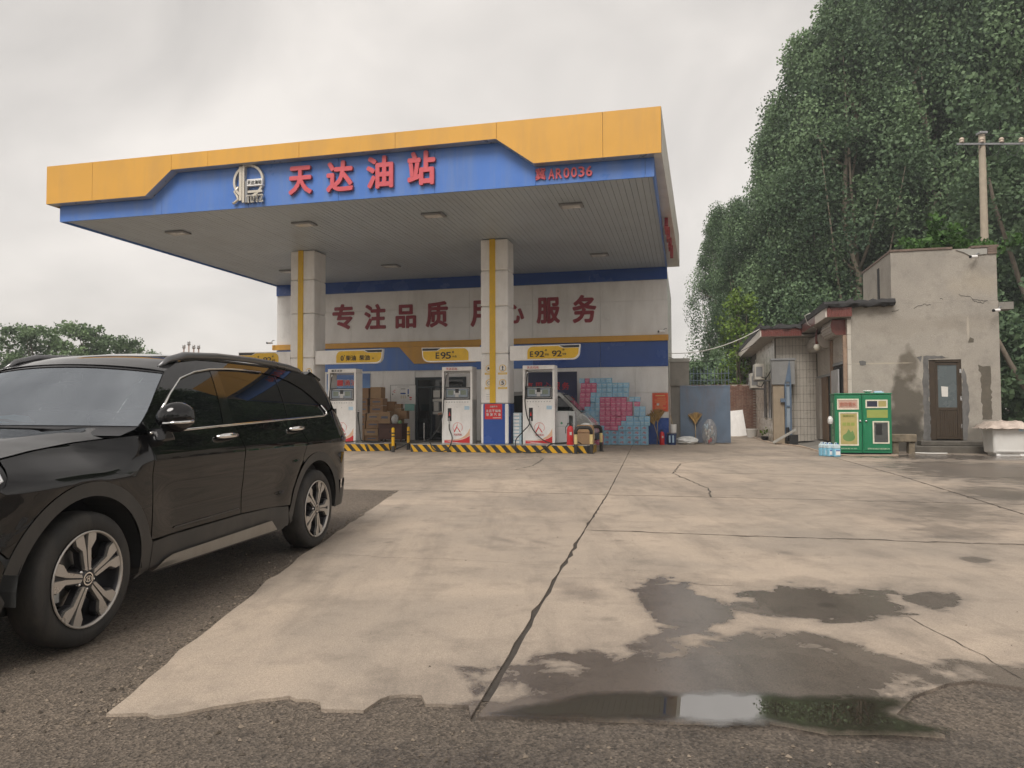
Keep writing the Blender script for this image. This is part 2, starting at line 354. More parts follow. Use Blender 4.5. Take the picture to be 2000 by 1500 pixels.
crack([(.49, -9.5), (.36, -12.35), (.74, -14.05), (.97, -15.1), (.96, -16.24)], .016); crack([(.49, -9.5), (1.64, -7.44), (2.78, -6.16)], .012)
crack([(-3.4, -7.4), (-3.0, -8.5), (-2.8, -10.9), (-2.94, -12.1)], .018); crack([(1.95, -22.29), (2.01, -22.6), (2.11, -22.97), (2.16, -23.33)], .004)
for ya, xa, xb, w_ in ((-19.5, cM(-19.5), 9, .014), (-16.24, -3.8, 9, .012), (-12.1, -6, 9, .011), (-8.1, -6, 9, .012)): crack([(xa+(xb-xa)*k/5, ya+random.gauss(0, .012)) for k in range(6)], w_)
crack([(cR(-23), -23), (cR(-18), -18), (cR(-12), -12), (cR(-7), -7)], .012)
crack([(-2.6, -21.28), (-1.24, -21.28), (-.42, -21.31)], .003); crack([(-.3, -21.7), (.4, -21.66), (1.18, -21.74)], .003); crack([(-.55, -13.6), (.7, -14.25)], .008)
crack([(-4.4, -13.3), (-2.5, -13.2), (-.65, -13.1)], .008); crack([(1.0, -16.2), (2.4, -14.9), (4.5, -14.3)], .004)
# puddle along the broken front edge
PUD = [(-.13, 3.10), (.0, 3.2), (.15, 3.25), (.34, 3.35), (.55, 3.36), (.76, 3.35), (.95, 3.36), (1.14, 3.34), (1.27, 3.30), (1.5, 3.31), (1.71, 3.27), (1.73, 3.2), (1.70, 3.14), (1.61, 3.10), (1.66, 3.03), (1.76, 2.93), (1.68, 2.86), (1.45, 2.87), (1.24, 2.88), (1.12, 2.945), (1.04, 2.985), (.97, 2.955), (.91, 2.98), (.82, 2.95), (.74, 2.99), (.68, 2.985), (.55, 3.015), (.42, 3.01), (.25, 3.035), (.1, 3.03)]
P = []
for i in range(len(PUD)):
    a, b = np.array(PUD[i]), np.array(PUD[(i+1) % len(PUD)])
    for j in range(4): P.append(a+(b-a)*j/4+RNG.normal(0, .005, 2))
P = np.array(P); Q = np.roll(P, -1, 0)
bm = bmesh.new(); bm.faces.new([bm.verts.new((p[0], p[1], .0042)) for p in P])
for ax, lo, hi in ((0, P[:, 0].min(), P[:, 0].max()), (1, P[:, 1].min(), P[:, 1].max())):
    for k in np.arange(lo+.013, hi, .022):
        bmesh.ops.bisect_plane(bm, geom=bm.verts[:]+bm.edges[:]+bm.faces[:], plane_co=(k, 0, 0) if ax == 0 else (0, k, 0), plane_no=(1, 0, 0) if ax == 0 else (0, 1, 0), dist=1e-6)
me = bpy.data.meshes.new('puddle'); bm.to_mesh(me); bm.free(); V = np.array([v.co[:2] for v in me.vertices]); D = Q-P
t_ = np.clip(((V[:, None]-P[None])*D[None]).sum(2)/(D*D).sum(1)[None], 0, 1); dist = np.linalg.norm(V[:, None]-(P[None]+t_[..., None]*D[None]), axis=2).min(1)
me.attributes.new('depth', 'FLOAT', 'POINT').data.foreach_set('value', dist.astype(np.float32))
m_water = bpy.data.materials.new('puddle_water'); m_water.use_nodes = True; nt = m_water.node_tree; N = nt.nodes.new; L = nt.links.new
pb = nt.nodes['Principled BSDF']; pb.inputs['Base Color'].default_value = (.035, .029, .02, 1); pb.inputs['Roughness'].default_value = .012; pb.inputs['IOR'].default_value = 4.4
at_ = N('ShaderNodeAttribute'); at_.attribute_name = 'depth'; gm = N('ShaderNodeNewGeometry'); nz = N('ShaderNodeTexNoise'); nz.inputs['Scale'].default_value = 16; nz.inputs['Detail'].default_value = 8; nz.inputs['Roughness'].default_value = .7; L(gm.outputs[0], nz.inputs[0])
ma = N('ShaderNodeMath'); ma.operation = 'MULTIPLY_ADD'; ma.inputs[1].default_value = .10; L(nz.outputs[0], ma.inputs[0]); L(at_.outputs['Fac'], ma.inputs[2])
ra = N('ShaderNodeMapRange'); ra.inputs[1].default_value = .045; ra.inputs[2].default_value = .13; L(ma.outputs[0], ra.inputs[0]); L(ra.outputs[0], pb.inputs['Alpha'])
rr_ = N('ShaderNodeMapRange'); rr_.inputs[1].default_value = .05; rr_.inputs[2].default_value = .16; rr_.inputs[3].default_value = .22; rr_.inputs[4].default_value = .012; L(ma.outputs[0], rr_.inputs[0]); L(rr_.outputs[0], pb.inputs['Roughness'])
me.materials.append(m_water); structure(link('puddle', me))
# loose stones: mostly on the asphalt, some on the slabs
m_peb = bpy.data.materials.new('pebbles'); m_peb.use_nodes = True
_n = m_peb.node_tree; oi = _n.nodes.new('ShaderNodeAttribute'); oi.attribute_name = 'tone'; rp = _n.nodes.new('ShaderNodeValToRGB')
rp.color_ramp.elements[0].color = (.05, .04, .03, 1); rp.color_ramp.elements[1].color = (.26, .21, .16, 1)
_n.links.new(oi.outputs['Fac'], rp.inputs[0]); _n.links.new(rp.outputs[0], _n.nodes['Principled BSDF'].inputs['Base Color']); _n.nodes['Principled BSDF'].inputs['Roughness'].default_value = .85
def scatter(name, label, pts, z, smin, smax):
    V = []; F = []; T = []
    for x, y in pts:
        s = smin+(smax-smin)*random.random()**3; b = len(V); a = random.random()*6.28; t = random.random()
        for k in range(4):
            q = a+k*PI/2+random.uniform(-.4, .4); rr = s*random.uniform(.7, 1.3); V.append((x+rr*math.cos(q), y+rr*math.sin(q), z))
        V.append((x+random.uniform(-.3, .3)*s, y, z+s*random.uniform(.5, 1.0)))
        F += [(b, b+1, b+4), (b+1, b+2, b+4), (b+2, b+3, b+4), (b+3, b, b+4)]; T += [t]*5
    me = bpy.data.meshes.new(name); me.from_pydata(V, [], F); me.materials.append(m_peb)
    at = me.attributes.new('tone', 'FLOAT', 'POINT'); at.data.foreach_set('value', T)
    tag(link(name, me), label, 'gravel', kind='stuff')
pts = []
for _ in range(6000):
    y = 1.9+random.random()**1.5*7; x = random.uniform(-3.2, 2.6)
    lx = (x-X0)*CA+(y-Y0)*SA; ly = -(x-X0)*SA+(y-Y0)*CA
    if ly > -24.2 and lx > interp(EL, max(-24.6, min(-16.3, ly)))-.02: continue
    if -.2 < x < 1.8 and y > 2.85: continue
    pts.append((x, y))
for t in np.linspace(0, 1, 1100):     # along the broken slab edge
    ly = -24.7+8.3*t**1.3; lx = interp(EL, max(-24.6, ly))-abs(random.gauss(0, .07))+random.random()**5*.3*(random.random() < .3); q = SP(lx, ly); pts.append((q.x, q.y))
scatter('gravel', 'loose gravel strewn over the brown asphalt beside the concrete slabs', pts, -.012, .003, .015)
pts = [(random.uniform(-1.2, 3.4), 3.2+random.random()**1.6*9) for _ in range(330)]
pts = [p for p in pts if p[1] > 3.45+max(0, p[0]-1.5)*.3 and -(p[0]-X0)*SA+(p[1]-Y0)*CA > -24.1 and (p[0]-X0)*CA+(p[1]-Y0)*SA > -1.7]
scatter('grit', 'scattered grit and crumbs lying on the concrete slabs', pts, .001, .002, .008)
# ------------------------------------------------------------------ station: canopy, building, columns
m_white = M('white_panel', (.85, .84, .82), .34, var=.05, vs=1.2, dirt=((.36, .33, .29), .35, 1.6))
m_whitep = M('white_paint', (.86, .85, .83), .35, var=.05, vs=4, dirt=((.42, .38, .33), .3, 3))
m_blue = M('blue_panel', (.07, .19, .56), .34, var=.07, vs=1, dirt=((.20, .27, .42), .55, 2.2, .10))
m_blued = M('deep_blue_panel', (.028, .085, .33), .25, var=.06, vs=1)
m_yel = M('yellow_panel', (.68, .36, .055), .45, var=.05, vs=.8, dirt=((.46, .27, .09), .55, 2.0, .12))
m_yelp = M('yellow_paint', (.75, .47, .02), .4, var=.06, vs=5, dirt=((.40, .27, .06), .3, 5))
m_alu = M('grey_aluminium', (.52, .51, .49), .32, .55, var=.06)
m_soff = M('soffit_strip', (.40, .455, .50), .45, .0, var=.06, vs=.8, dirt=((.27, .30, .32), .4, .9))
m_dark = M('dark_gap', (.02, .02, .02), .8, var=0)
m_red = M('red_acrylic', (.60, .10, .12), .4, var=.05); m_red_side = M('red_acrylic_side', (.33, .06, .07), .5, var=.05)
m_maroon = M('maroon_letter', (.30, .035, .05), .45, var=.06)
m_black = M('black_plastic', (.018, .018, .02), .38, var=.15); m_rubber = M('rubber_hose', (.012, .012, .012), .5, var=.2)
m_redp = M('red_paint', (.62, .03, .035), .35, var=.08); m_lgrey = M('light_grey_plastic', (.5, .5, .5), .4, var=.05); m_grey = M('grey_metal', (.26, .265, .27), .42, .3, var=.12)
m_steel = M('steel', (.6, .6, .6), .25, 1, var=.08); m_glassd = M('dark_glass', (.012, .016, .017), .04, var=0, spec=.6)
m_blacktxt = M('black_ink', (.015, .015, .015), .5, var=0); m_whitetxt = M('white_ink', (.78, .78, .78), .5, var=0)
m_cconc = M('grey_render', (.23, .215, .19), .85, var=.14, vs=2, bump=.3, bs=40, dirt=((.11, .105, .095), .6, 1.5))
W_, D_ = 15.96, 10.9
can = sthing('fuel_canopy', 'big flat canopy over the pumps with blue and yellow fascia and red Chinese lettering', 'canopy', 0, 0)
MB().box(-15.9, -.05, -10.85, .25, 6.545, 7.6).build('roof_slab', m_dark, can)
me = MB().box(-.0685, .0685, -10.84, -.03, 0, .03).mesh('soffit_strip', m_soff)
for i in range(110):
    o = link('soffit_strip', me, can); o.location = (-15.96+(i+.5)*W_/110, 0, 6.51+random.uniform(0, .003))
xs = [-15.96, -12.72, -10.15, -7.66, -5.15, -2.69, -.2, 0]
for a, b in zip(xs, xs[1:]): MB().box(a+.004, b-.004, -10.9, -10.86, 6.455, 7.62).build('blue_fascia_panel', m_blue, can)
for a, b in zip([-10.85, -8.1, -5.4, -2.7], [-8.1, -5.4, -2.7, 0]):
    MB().box(-15.965, -15.925, a+.004, b-.004, 6.455, 7.62).build('blue_fascia_panel', m_blue, can)
    MB().box(-.04, .002, a+.004, b-.004, 6.455, 7.62).build('blue_fascia_panel', m_blue, can)
ZL = [(-16.2, 6.89), (-13.03, 6.89), (-12.24, 7.52), (-3.58, 7.535), (-2.69, 6.89), (.3, 6.89)]
zl = lambda x: interp(ZL, x)
ys = [-16.16, -14.68, -12.25, -11.17, -8.6, -6.06, -3.56, -1.11, .17]
for a, b in zip(ys, ys[1:]):
    br = [x for x, _ in ZL if a < x < b]
    pts = [(a+.004, zl(a))]+[(x, zl(x)) for x in br]+[(b-.004, zl(b)), (b-.004, 7.92), (a+.004, 7.92)]
    MB().prism(pts, -11.15, -11.11).build('yellow_fascia_panel', m_yel, can)
mb = MB(); xs = [-16.16, -13.03, -12.24, -3.58, -2.69, .17]
for a, b in zip(xs, xs[1:]):
    mb.poly([(a, -11.15, zl(a)-.001), (b, -11.15, zl(b)-.001), (b, -10.899, zl(b)-.001), (a, -10.899, zl(a)-.001)])
mb.poly([(-16.16, -11.12, 7.915), (.17, -11.12, 7.915), (.44, .25, 7.72), (-16.16, .25, 7.915)])
mb.build('fascia_return', m_alu, can, clean=False)
MB().box(-16.17, -16.13, -11.105, .2, 6.89, 7.91).build('yellow_fascia_panel', m_yel, can)
# right-hand fascia leans out towards the back
for k in range(4):
    t0, t1 = k/4, (k+1)/4
    P = lambda t, z: (.172+.27*t, -11.148+11.5*t+.006, z)
    zt = lambda t: 7.915-.2*t; zb = lambda t: 6.885-.32*t
    mb = MB(); mb.poly([P(t0, zb(t0)), P(t1-.001, zb(t1)), P(t1-.001, zt(t1)), P(t0, zt(t0))]); mb.poly([(p[0]-.04, p[1], p[2]) for p in mb.v[:4]][::-1])
    mb.poly([P(t0, zb(t0)), P(t1-.001, zb(t1)), (0, P(t1, 0)[1], zb(t1)), (0, P(t0, 0)[1], zb(t0))])
    mb.build('side_fascia_panel', M('pale_side_panel', (.66, .63, .58), .4, var=.08, dirt=((.42, .36, .28), .4, 1.5)), can, clean=False)
for i, ch in enumerate('站油达天'):
    o = link('letter', glyph(ch, .75, .8, .09, .03, m_red), can); o.location = (.06+.1*(1-i/4), -2.6-i*1.15, 6.75); o.rotation_euler = (0, 0, PI/2)
for ch, a, b, z0, z1 in (('天', -8.98, -8.34, 6.66, 7.38), ('达', -7.95, -7.23, 6.65, 7.42), ('油', -6.88, -6.18, 6.65, 7.45), ('站', -5.82, -5.11, 6.65, 7.48)):
    o = link('letter', glyph(ch, b-a, z1-z0, .07, .035, m_red), can); o.location = ((a+b)/2, -10.905, (z0+z1)/2)
o = link('letter', glyph('冀', .24, .28, .03, .02, m_red), can); o.location = (-2.57, -10.905, 6.70)
letters(can, 'AR0036', -2.4, -1.36, 6.68, .24, -10.905, m_red, .03, .03, wfrac=.82)
# emblem: ring, tower bars, name plate and initials
m_emb = M('champagne_metal', (.62, .57, .48), .3, .5, var=.05)
emb = MB().ring(.375, .435, (-10.12, 0, 7.11), -10.98, -10.902, 40).build('emblem', m_emb, can, smooth=30)
MB().box(-10.37, -10.29, -11.0, -10.902, 6.62, 7.50).box(-10.27, -10.21, -11.01, -10.902, 6.56, 7.52).build('emblem_tower', m_emb, emb)
MB().box(-10.20, -10.13, -10.995, -10.902, 6.56, 7.12).build('emblem_tower', m_grey, emb)
MB().tube([(-10.40, -10.96, 6.98), (-10.52, -10.96, 6.86), (-10.44, -10.96, 6.75), (-10.41, -10.96, 6.66), (-10.50, -10.96, 6.59), (-10.56, -10.96, 6.57)], .035, 8).build('emblem_curve', m_emb, emb, smooth=True)
MB().box(-10.13, -9.70, -11.01, -10.902, 6.97, 7.14).build('name_plate', m_whitep, emb); MB().box(-10.13, -9.72, -10.985, -10.902, 6.80, 6.86).build('emblem_bar', m_emb, emb)
letters(emb, '天达油站', -10.12, -9.71, 7.055, .10, -11.012, m_blacktxt, .002, .01, wfrac=.88)
letters(emb, 'TDYZ', -10.15, -9.68, 6.645, .20, -10.95, m_emb, .05, .07, wfrac=.98); letters(emb, 'TDYZ', -10.13, -9.70, 6.65, .145, -11.012, m_grey, .003, .01, wfrac=.8)
m_lens = M('lamp_lens', (.62, .62, .60), .25, var=.05)
rowname = {-8.95: 'front', -2.82: 'rear'}
colname = {-13.75: 'leftmost', -9.68: 'second from the left', -5.87: 'third from the left', -2.16: 'rightmost'}
for ly in (-8.95, -2.82):
    for lx in (-13.75, -9.68, -5.87, -2.16):
        t = sthing('ceiling_light', f'rectangular soffit light, {colname[lx]} in the {rowname[ly]} row under the canopy', 'light', lx, ly, 6.505, group='soffit lights')
        MB().box(-.30, .30, -.20, .20, -.05, 0).build('housing', m_grey, t, bevel=.01); MB().box(-.23, .23, -.13, .13, -.062, -.051).build('lens', m_lens, t)
# ---- shop building
bl = sthing('station_building', 'white shop front with red slogan letters, yellow stripe and blue band under the canopy', 'building', 0, 0)
MB().box(-15.9, -9.82, .045, 8, 0, 6.5).box(-7.73, -.02, .045, 8, 0, 6.53).box(-9.82, -7.73, .045, 8, 2.58, 6.53).build('wall', m_white, bl)
MB().box(-9.83, -7.72, 2.2, 2.3, 0, 2.6).build('room_back', m_dark, bl)
jx = [-15.96, -15.1, -12.6, -10.1, -7.57, -5.05, -2.47, 0]
MB().box(-15.96, 0, -.06, .04, 6.06, 6.54).build('beam_panel', m_blued, bl)
for a, b in zip(jx, jx[1:]):
    for z0, z1 in ((4.02, 5.30), (5.30, 6.06)): MB().box(a+.005, b-.005, 0, .04, z0+.004, z1-.004).build('white_panel', m_white, bl)
    MB().box(a+.004, b-.004, -.012, .03, 2.862, 3.79).build('blue_panel', m_blued if a > -5.2 else m_blue, bl)
MB().box(-16.12, .02, -.09, .03, 3.80, 4.01).build('yellow_stripe', m_yel, bl)
MB().prism([(-10.48, 3.795), (-9.85, 3.12), (-7.32, 3.14), (-7.15, 3.40), (-7.15, 3.795)], -.075, -.013).build('yellow_chevron', m_yel, bl)
for a, b in ((-15.96, -14.3), (-14.3, -12.6), (-12.6, -11.2), (-11.2, -9.84), (-7.71, -6.4), (-6.4, -5.05), (-5.05, -3.6), (-3.6, -2.47), (-2.47, -1.2), (-1.2, 0)):
    base_ = .97 if a >= -3.65 else .1
    if a >= -3.65: MB().box(a+.002, b-.002, -.02, .03, 0, .96).build('blue_skirting', m_blued, bl)
    for z0, z1 in ((base_, 1.9), (1.9, 2.855)): MB().box(a+.004, b-.004, 0, .04, z0+.004, z1-.004).build('white_panel', m_white, bl)
for ch, a, b, z0, z1 in (('专', -13.42, -12.46, 4.58, 5.62), ('注', -12.01, -11.08, 4.54, 5.57), ('品', -10.66, -9.79, 4.55, 5.50), ('质', -9.38, -8.46, 4.55, 5.58), ('用', -7.53, -6.62, 4.52, 5.55), ('心', -6.30, -5.39, 4.60, 5.45), ('服', -4.9, -3.99, 4.56, 5.56), ('务', -3.52, -2.61, 4.54, 5.60)):
    o = link('letter', glyph(ch, b-a, z1-z0, .02, .032, m_maroon, n_off=10), bl); o.location = ((a+b)/2, -.002, (z0+z1)/2)
# shop entrance
m_frame = M('dark_door_frame', (.03, .04, .045), .35, .3, var=.1)
dr = MB().box(-9.82, -9.72, -.02, .1, .1, 2.58).box(-7.84, -7.73, -.02, .1, .1, 2.58).box(-9.72, -7.84, -.02, .1, 2.48, 2.58).box(-9.72, -7.84, -.01, .08, 2.16, 2.22).box(-9.22, -9.14, -.015, .09, .1, 2.16).box(-8.5, -8.42, -.015, .09, .1, 2.16).build('door_frame', m_frame, bl)
for a, b, z0, z1 in ((-9.72, -9.22, .1, 2.16), (-9.14, -8.5, .1, 2.16), (-8.42, -7.84, .1, 2.16), (-9.72, -7.84, 2.22, 2.48)): MB().box(a, b, .03, .045, z0, z1).build('pane', m_glassd, dr)
m_paper = M('paper', (.62, .60, .56), .7, var=.06, vs=9)
MB().box(-9.08, -8.80, .018, .028, 1.78, 2.06).box(-9.1, -8.4, .018, .028, 1.62, 1.72).box(-9.1, -8.4, .018, .028, 1.12, 1.22).box(-9.06, -8.86, .018, .028, 1.24, 1.60).build('paper_notice', m_paper, dr)
structure(MB().box(-15.96, -6.2, -2.3, -.03, -.04, .1).build('shop_pavement', m_cconc, loc=SP(0, 0), rz=AN, bevel=.012))
# ---- cctv
def cctv(lx, ly, z, yaw, label):
    t = sthing('security_camera', label, 'camera', lx, ly, z, yaw, 'security cameras')
    MB().tube([(0, 0, 0), (.22, 0, -.02)], .045, 10).build('housing', m_whitep, t, smooth=40); MB().tube([(.215, 0, -.02), (.25, 0, -.024)], .042, 10).build('lens_cap', m_black, t, smooth=40)
    MB().tube([(.03, 0, .04), (-.03, 0, .1), (-.1, 0, .1)], .016, 6).build('bracket', m_grey, t)
cctv(-16.05, -.2, 4.1, R(-120), 'small camera on the far left end of the yellow stripe'); cctv(-.12, -.22, 4.12, R(-150), 'small dark camera at the right corner of the white slogan wall')
# ---- columns
def icon(parent, x, z, y, kind):
    MB().ring(.092, .11, (x, 0, z), y-.004, y, 28).build('pictogram_ring', m_yelp, parent)
    p = MB()
    if kind == 'smoke': p.prism([(x-.06, z-.02), (x+.05, z+.025), (x+.06, z+.005), (x-.05, z-.045)], y-.005, y-.001); p.prism([(x-.06, z+.02), (x-.01, z+.05), (x, z+.01), (x-.04, z-.02)], y-.005, y-.001)
    elif kind == 'match': p.prism([(x-.01, z-.06), (x+.015, z-.06), (x+.015, z+.02), (x-.01, z+.02)], y-.005, y-.001); p.prism([(x-.03, z+.02), (x+.035, z+.02), (x+.02, z+.055), (x+.005, z+.08), (x-.02, z+.05)], y-.005, y-.001); p.prism([(x-.045, z-.065), (x+.05, z-.065), (x+.05, z-.05), (x-.045, z-.05)], y-.005, y-.001)
    elif kind == 'engine':
        q = [(x-.065, z+.0), (x-.04, z+.03), (x+.01, z+.045), (x+.06, z+.01), (x+.06, z-.03), (x-.03, z-.045)]
        for a, b in zip(q, q[1:]+q[:1]): p.tube([(a[0], y-.003, a[1]), (b[0], y-.003, b[1])], .006, 5)
    else:
        o = link('pictogram', glyph('5', .085, .125, .003, .03, m_blacktxt), parent); o.location = (x, y-.001, z); return
    p.build('pictogram', m_blacktxt, parent)
def column(lx0, label, notice):
    wd, dp = .86, .8
    t = sthing('canopy_column', label, 'column', lx0+wd/2, -5.85, .24, group='canopy columns'); x0 = -wd/2
    zs = [0, 1.23, 2.75, 4.2, 5.3, 6.262]
    for a, b in zip(zs, zs[1:]): MB().box(x0, -x0, 0, dp, a+.003, b-.003).build('cladding_panel', m_whitep if a else m_white, t, bevel=.045)
    MB().box(x0+.29-.0, x0+.29+.2-.02, -.035, .01, 1.25, 6.26).build('drain_channel', m_yelp, t, bevel=.008)
    MB().box(x0+.08, -x0-.10, -.006, .02, .012, 1.225).build('blue_panel', m_blued, t); MB().box(-x0-.02, -x0+.006, .06, dp-.06, .012, 1.225).build('blue_panel', m_blued, t)
    for i, (dx, zc, k) in enumerate(((-.16, 2.30, 'smoke'), (.26, 2.30, 'match'), (-.16, 1.86, 'engine'), (.26, 1.86, 'five'))):
        MB().box(dx-.15, dx+.15, -.0025, .0, zc-.20, zc+.14).build('sticker', m_whitep, t); icon(t, dx, zc, -.003, k)
        MB().box(dx-.14, dx+.14, -.0045, -.0026, zc-.19, zc-.13).build('caption_strip', m_yelp, t)
        MB().box(dx-.11, dx+.11, -.0055, -.0046, zc-.17, zc-.15).build('caption_line', M('cream_ink', (.72, .66, .45), .5, var=.3, vs=60), t)
    if notice:
        MB().box(-.31, -.10, -.004, .0, 1.31, 1.58).build('small_notice', m_whitep, t)
        for z in (1.36, 1.43, 1.5): MB().box(-.26, -.15, -.006, -.0041, z, z+.02).build('notice_line', m_lgrey, t)
        n = MB().box(-.30, .24, -.012, -.0065, .76, 1.22).build('red_notice', m_redp, t); n['label'] = 'red notice with white writing'
        letters(n, '温馨提示', -.14, .10, 1.14, .05, -.0125, m_whitetxt, .001, .008); letters(n, '永远不销售', -.27, .21, 1.01, .085, -.0125, m_whitetxt, .001, .012, wfrac=.85); letters(n, '散装汽油', -.27, .21, .90, .085, -.0125, m_whitetxt, .001, .012, wfrac=.72)
        MB().box(-.05, .2, -.0135, -.0125, .79, .81).build('notice_line', m_paper, n)
    return t
column(-5.46, 'square white column with yellow stripe and red notice between the two right pumps', True)
column(-11.92, 'square white column with yellow stripe left of the diesel pump, partly behind the black car', False)
# ---- fuel grade signs
def rc(cx, cz, r, a0, a1, n=6): return [(cx+r*math.cos(R(a0+(a1-a0)*i/n)), cz+r*math.sin(R(a0+(a1-a0)*i/n))) for i in range(n+1)]
def grade_sign(xa, xb, mirror, items, label):
    """arm from the column side xa to the free end xb (station x); items: (text, start, end, height, dz) from the plate's left"""
    t = sthing('fuel_grade_sign', label, 'sign', 0, -5.8, 2.77, group='fuel grade signs')
    Lg = abs(xb-xa); f = (lambda p: (xa+p[0], p[1])) if not mirror else (lambda p: (xa-p[0], p[1]))
    arm = [(0, 0), (Lg-.24, 0)]+rc(Lg-.24, .22, .22, -90, 0)[1:]+[(Lg, .455), (0, .44)]
    MB().prism([f(p) for p in arm], 0, .14).build('arm', m_whitep, t, bevel=.006)
    s = max(.40, Lg-1.62)
    pl = rc(s+.19, .24, .17, 180, 90)+[(Lg-.66, .41), (Lg-.52, .345), (Lg-.05, .345)]+[(Lg-.05, .25)]+rc(Lg-.25, .24, .2, 0, -90)[1:]+[(s+.02, .04)]
    p2 = MB().prism([f(p) for p in pl], -.014, -.001).build('yellow_plate', m_yelp, t)
    MB().prism([f(p) for p in [(Lg-.62, .425), (Lg-.03, .432), (Lg-.03, .36), (Lg-.50, .36)]], -.012, -.001).build('black_flash', m_black, t)
    x0 = min(f((s, 0))[0], f((Lg-.05, 0))[0])
    for tx, a, b, h, zc in items:
        o = link('lettering', glyph(tx, b-a, h, .003, .012 if h < .12 else .02, m_blacktxt), p2); o.location = (x0+(a+b)/2, -.0145, zc)
num92 = [('E', .10, .20, .17, .18), ('9', .24, .39, .18, .18), ('2', .39, .54, .18, .18), ('#', .56, .62, .06, .29), ('V', .56, .60, .06, .16), ('I', .61, .62, .06, .16), ('B', .64, .67, .06, .16), ('9', .77, .92, .18, .185), ('2', .92, 1.07, .18, .185), ('#', 1.09, 1.15, .06, .295), ('V', 1.09, 1.13, .06, .165), ('I', 1.14, 1.15, .06, .165), ('B', 1.17, 1.20, .06, .165)]
grade_sign(-4.56, -2.41, False, num92, 'yellow and white sign reading E92 92, on the arm right of the front column')
grade_sign(-5.44, -7.39, True, [('E', .42, .54, .19, .20), ('9', .58, .75, .21, .20), ('5', .75, .92, .21, .20), ('#', .95, 1.02, .07, .30), ('V', .96, 1.01, .065, .16), ('I', 1.02, 1.03, .065, .16), ('B', 1.06, 1.10, .065, .16)], 'yellow and white sign reading E95, on the arm left of the front column')
grade_sign(-11.04, -8.69, False, [('0', .18, .28, .17, .185), ('#', .295, .325, .04, .26), ('柴', .36, .53, .17, .185), ('油', .54, .71, .17, .185), ('柴', .83, 1.0, .17, .19), ('油', 1.01, 1.18, .17, .19), ('V', 1.26, 1.30, .05, .16), ('I', 1.31, 1.32, .05, .16)], 'yellow and white diesel sign reading 0 柴油 on the arm above the left pump')
grade_sign(-11.94, -13.85, True, [(a, b+.12, c+.12, d, e_) for a, b, c, d, e_ in num92], 'yellow sign half hidden behind the roof of the black car')
# ---- pump islands with hazard stripes
m_hblack = M('hazard_black', (.02, .02, .02), .5, var=.3, vs=9, dirt=((.14, .12, .1), .4, 5)); m_hyel = M('hazard_yellow', (.72, .40, .01), .45, var=.08, vs=9, dirt=((.25, .17, .05), .5, 6))
def island(pts, label):
    """pts counter-clockwise in station coordinates"""
    t = sthing('pump_island', label, 'island', 0, 0, 0, group='pump islands')
    MB().prism(pts, -.02, .225, 'z').build('kerb', m_hblack, t); MB().prism(pts, .226, .24, 'z').build('top_plate', m_alu, t)
    n = len(pts)
    me = {}
    for i in range(n):
        a, b = np.array(pts[i]), np.array(pts[(i+1) % n]); d = b-a; ln = np.hypot(*d); d = d/ln; nr = np.array([d[1], -d[0]])
        if nr[1] > .3 or ln < .25: continue
        s = -.1
        while s < ln:
            P = [(s, .222), (s+.155, .222), (s+.155+.2, .005), (s+.2, .005)]
            P = [(max(0, min(ln, u)), z) for u, z in P]
            if P[2][0]-P[3][0] > .03 or P[1][0]-P[0][0] > .03:
                q = MB(); Q = [(*(a+d*u+nr*.003), z) for u, z in P]; q.poly(Q); q.build('yellow_stripe', m_hyel, t, clean=False)
            s += .31
    return t
island([(-7.65, -6.05), (-2.2, -6.05), (-2.05, -5.9), (-2.05, -5.0), (-2.2, -4.85), (-7.65, -4.85)], 'long striped pump island under the two right pumps')
island([(-13.9, -6.05), (-9.1, -6.05), (-8.52, -5.62), (-8.52, -5.1), (-8.8, -4.85), (-13.9, -4.85)], 'striped pump island under the diesel pump beside the black car')
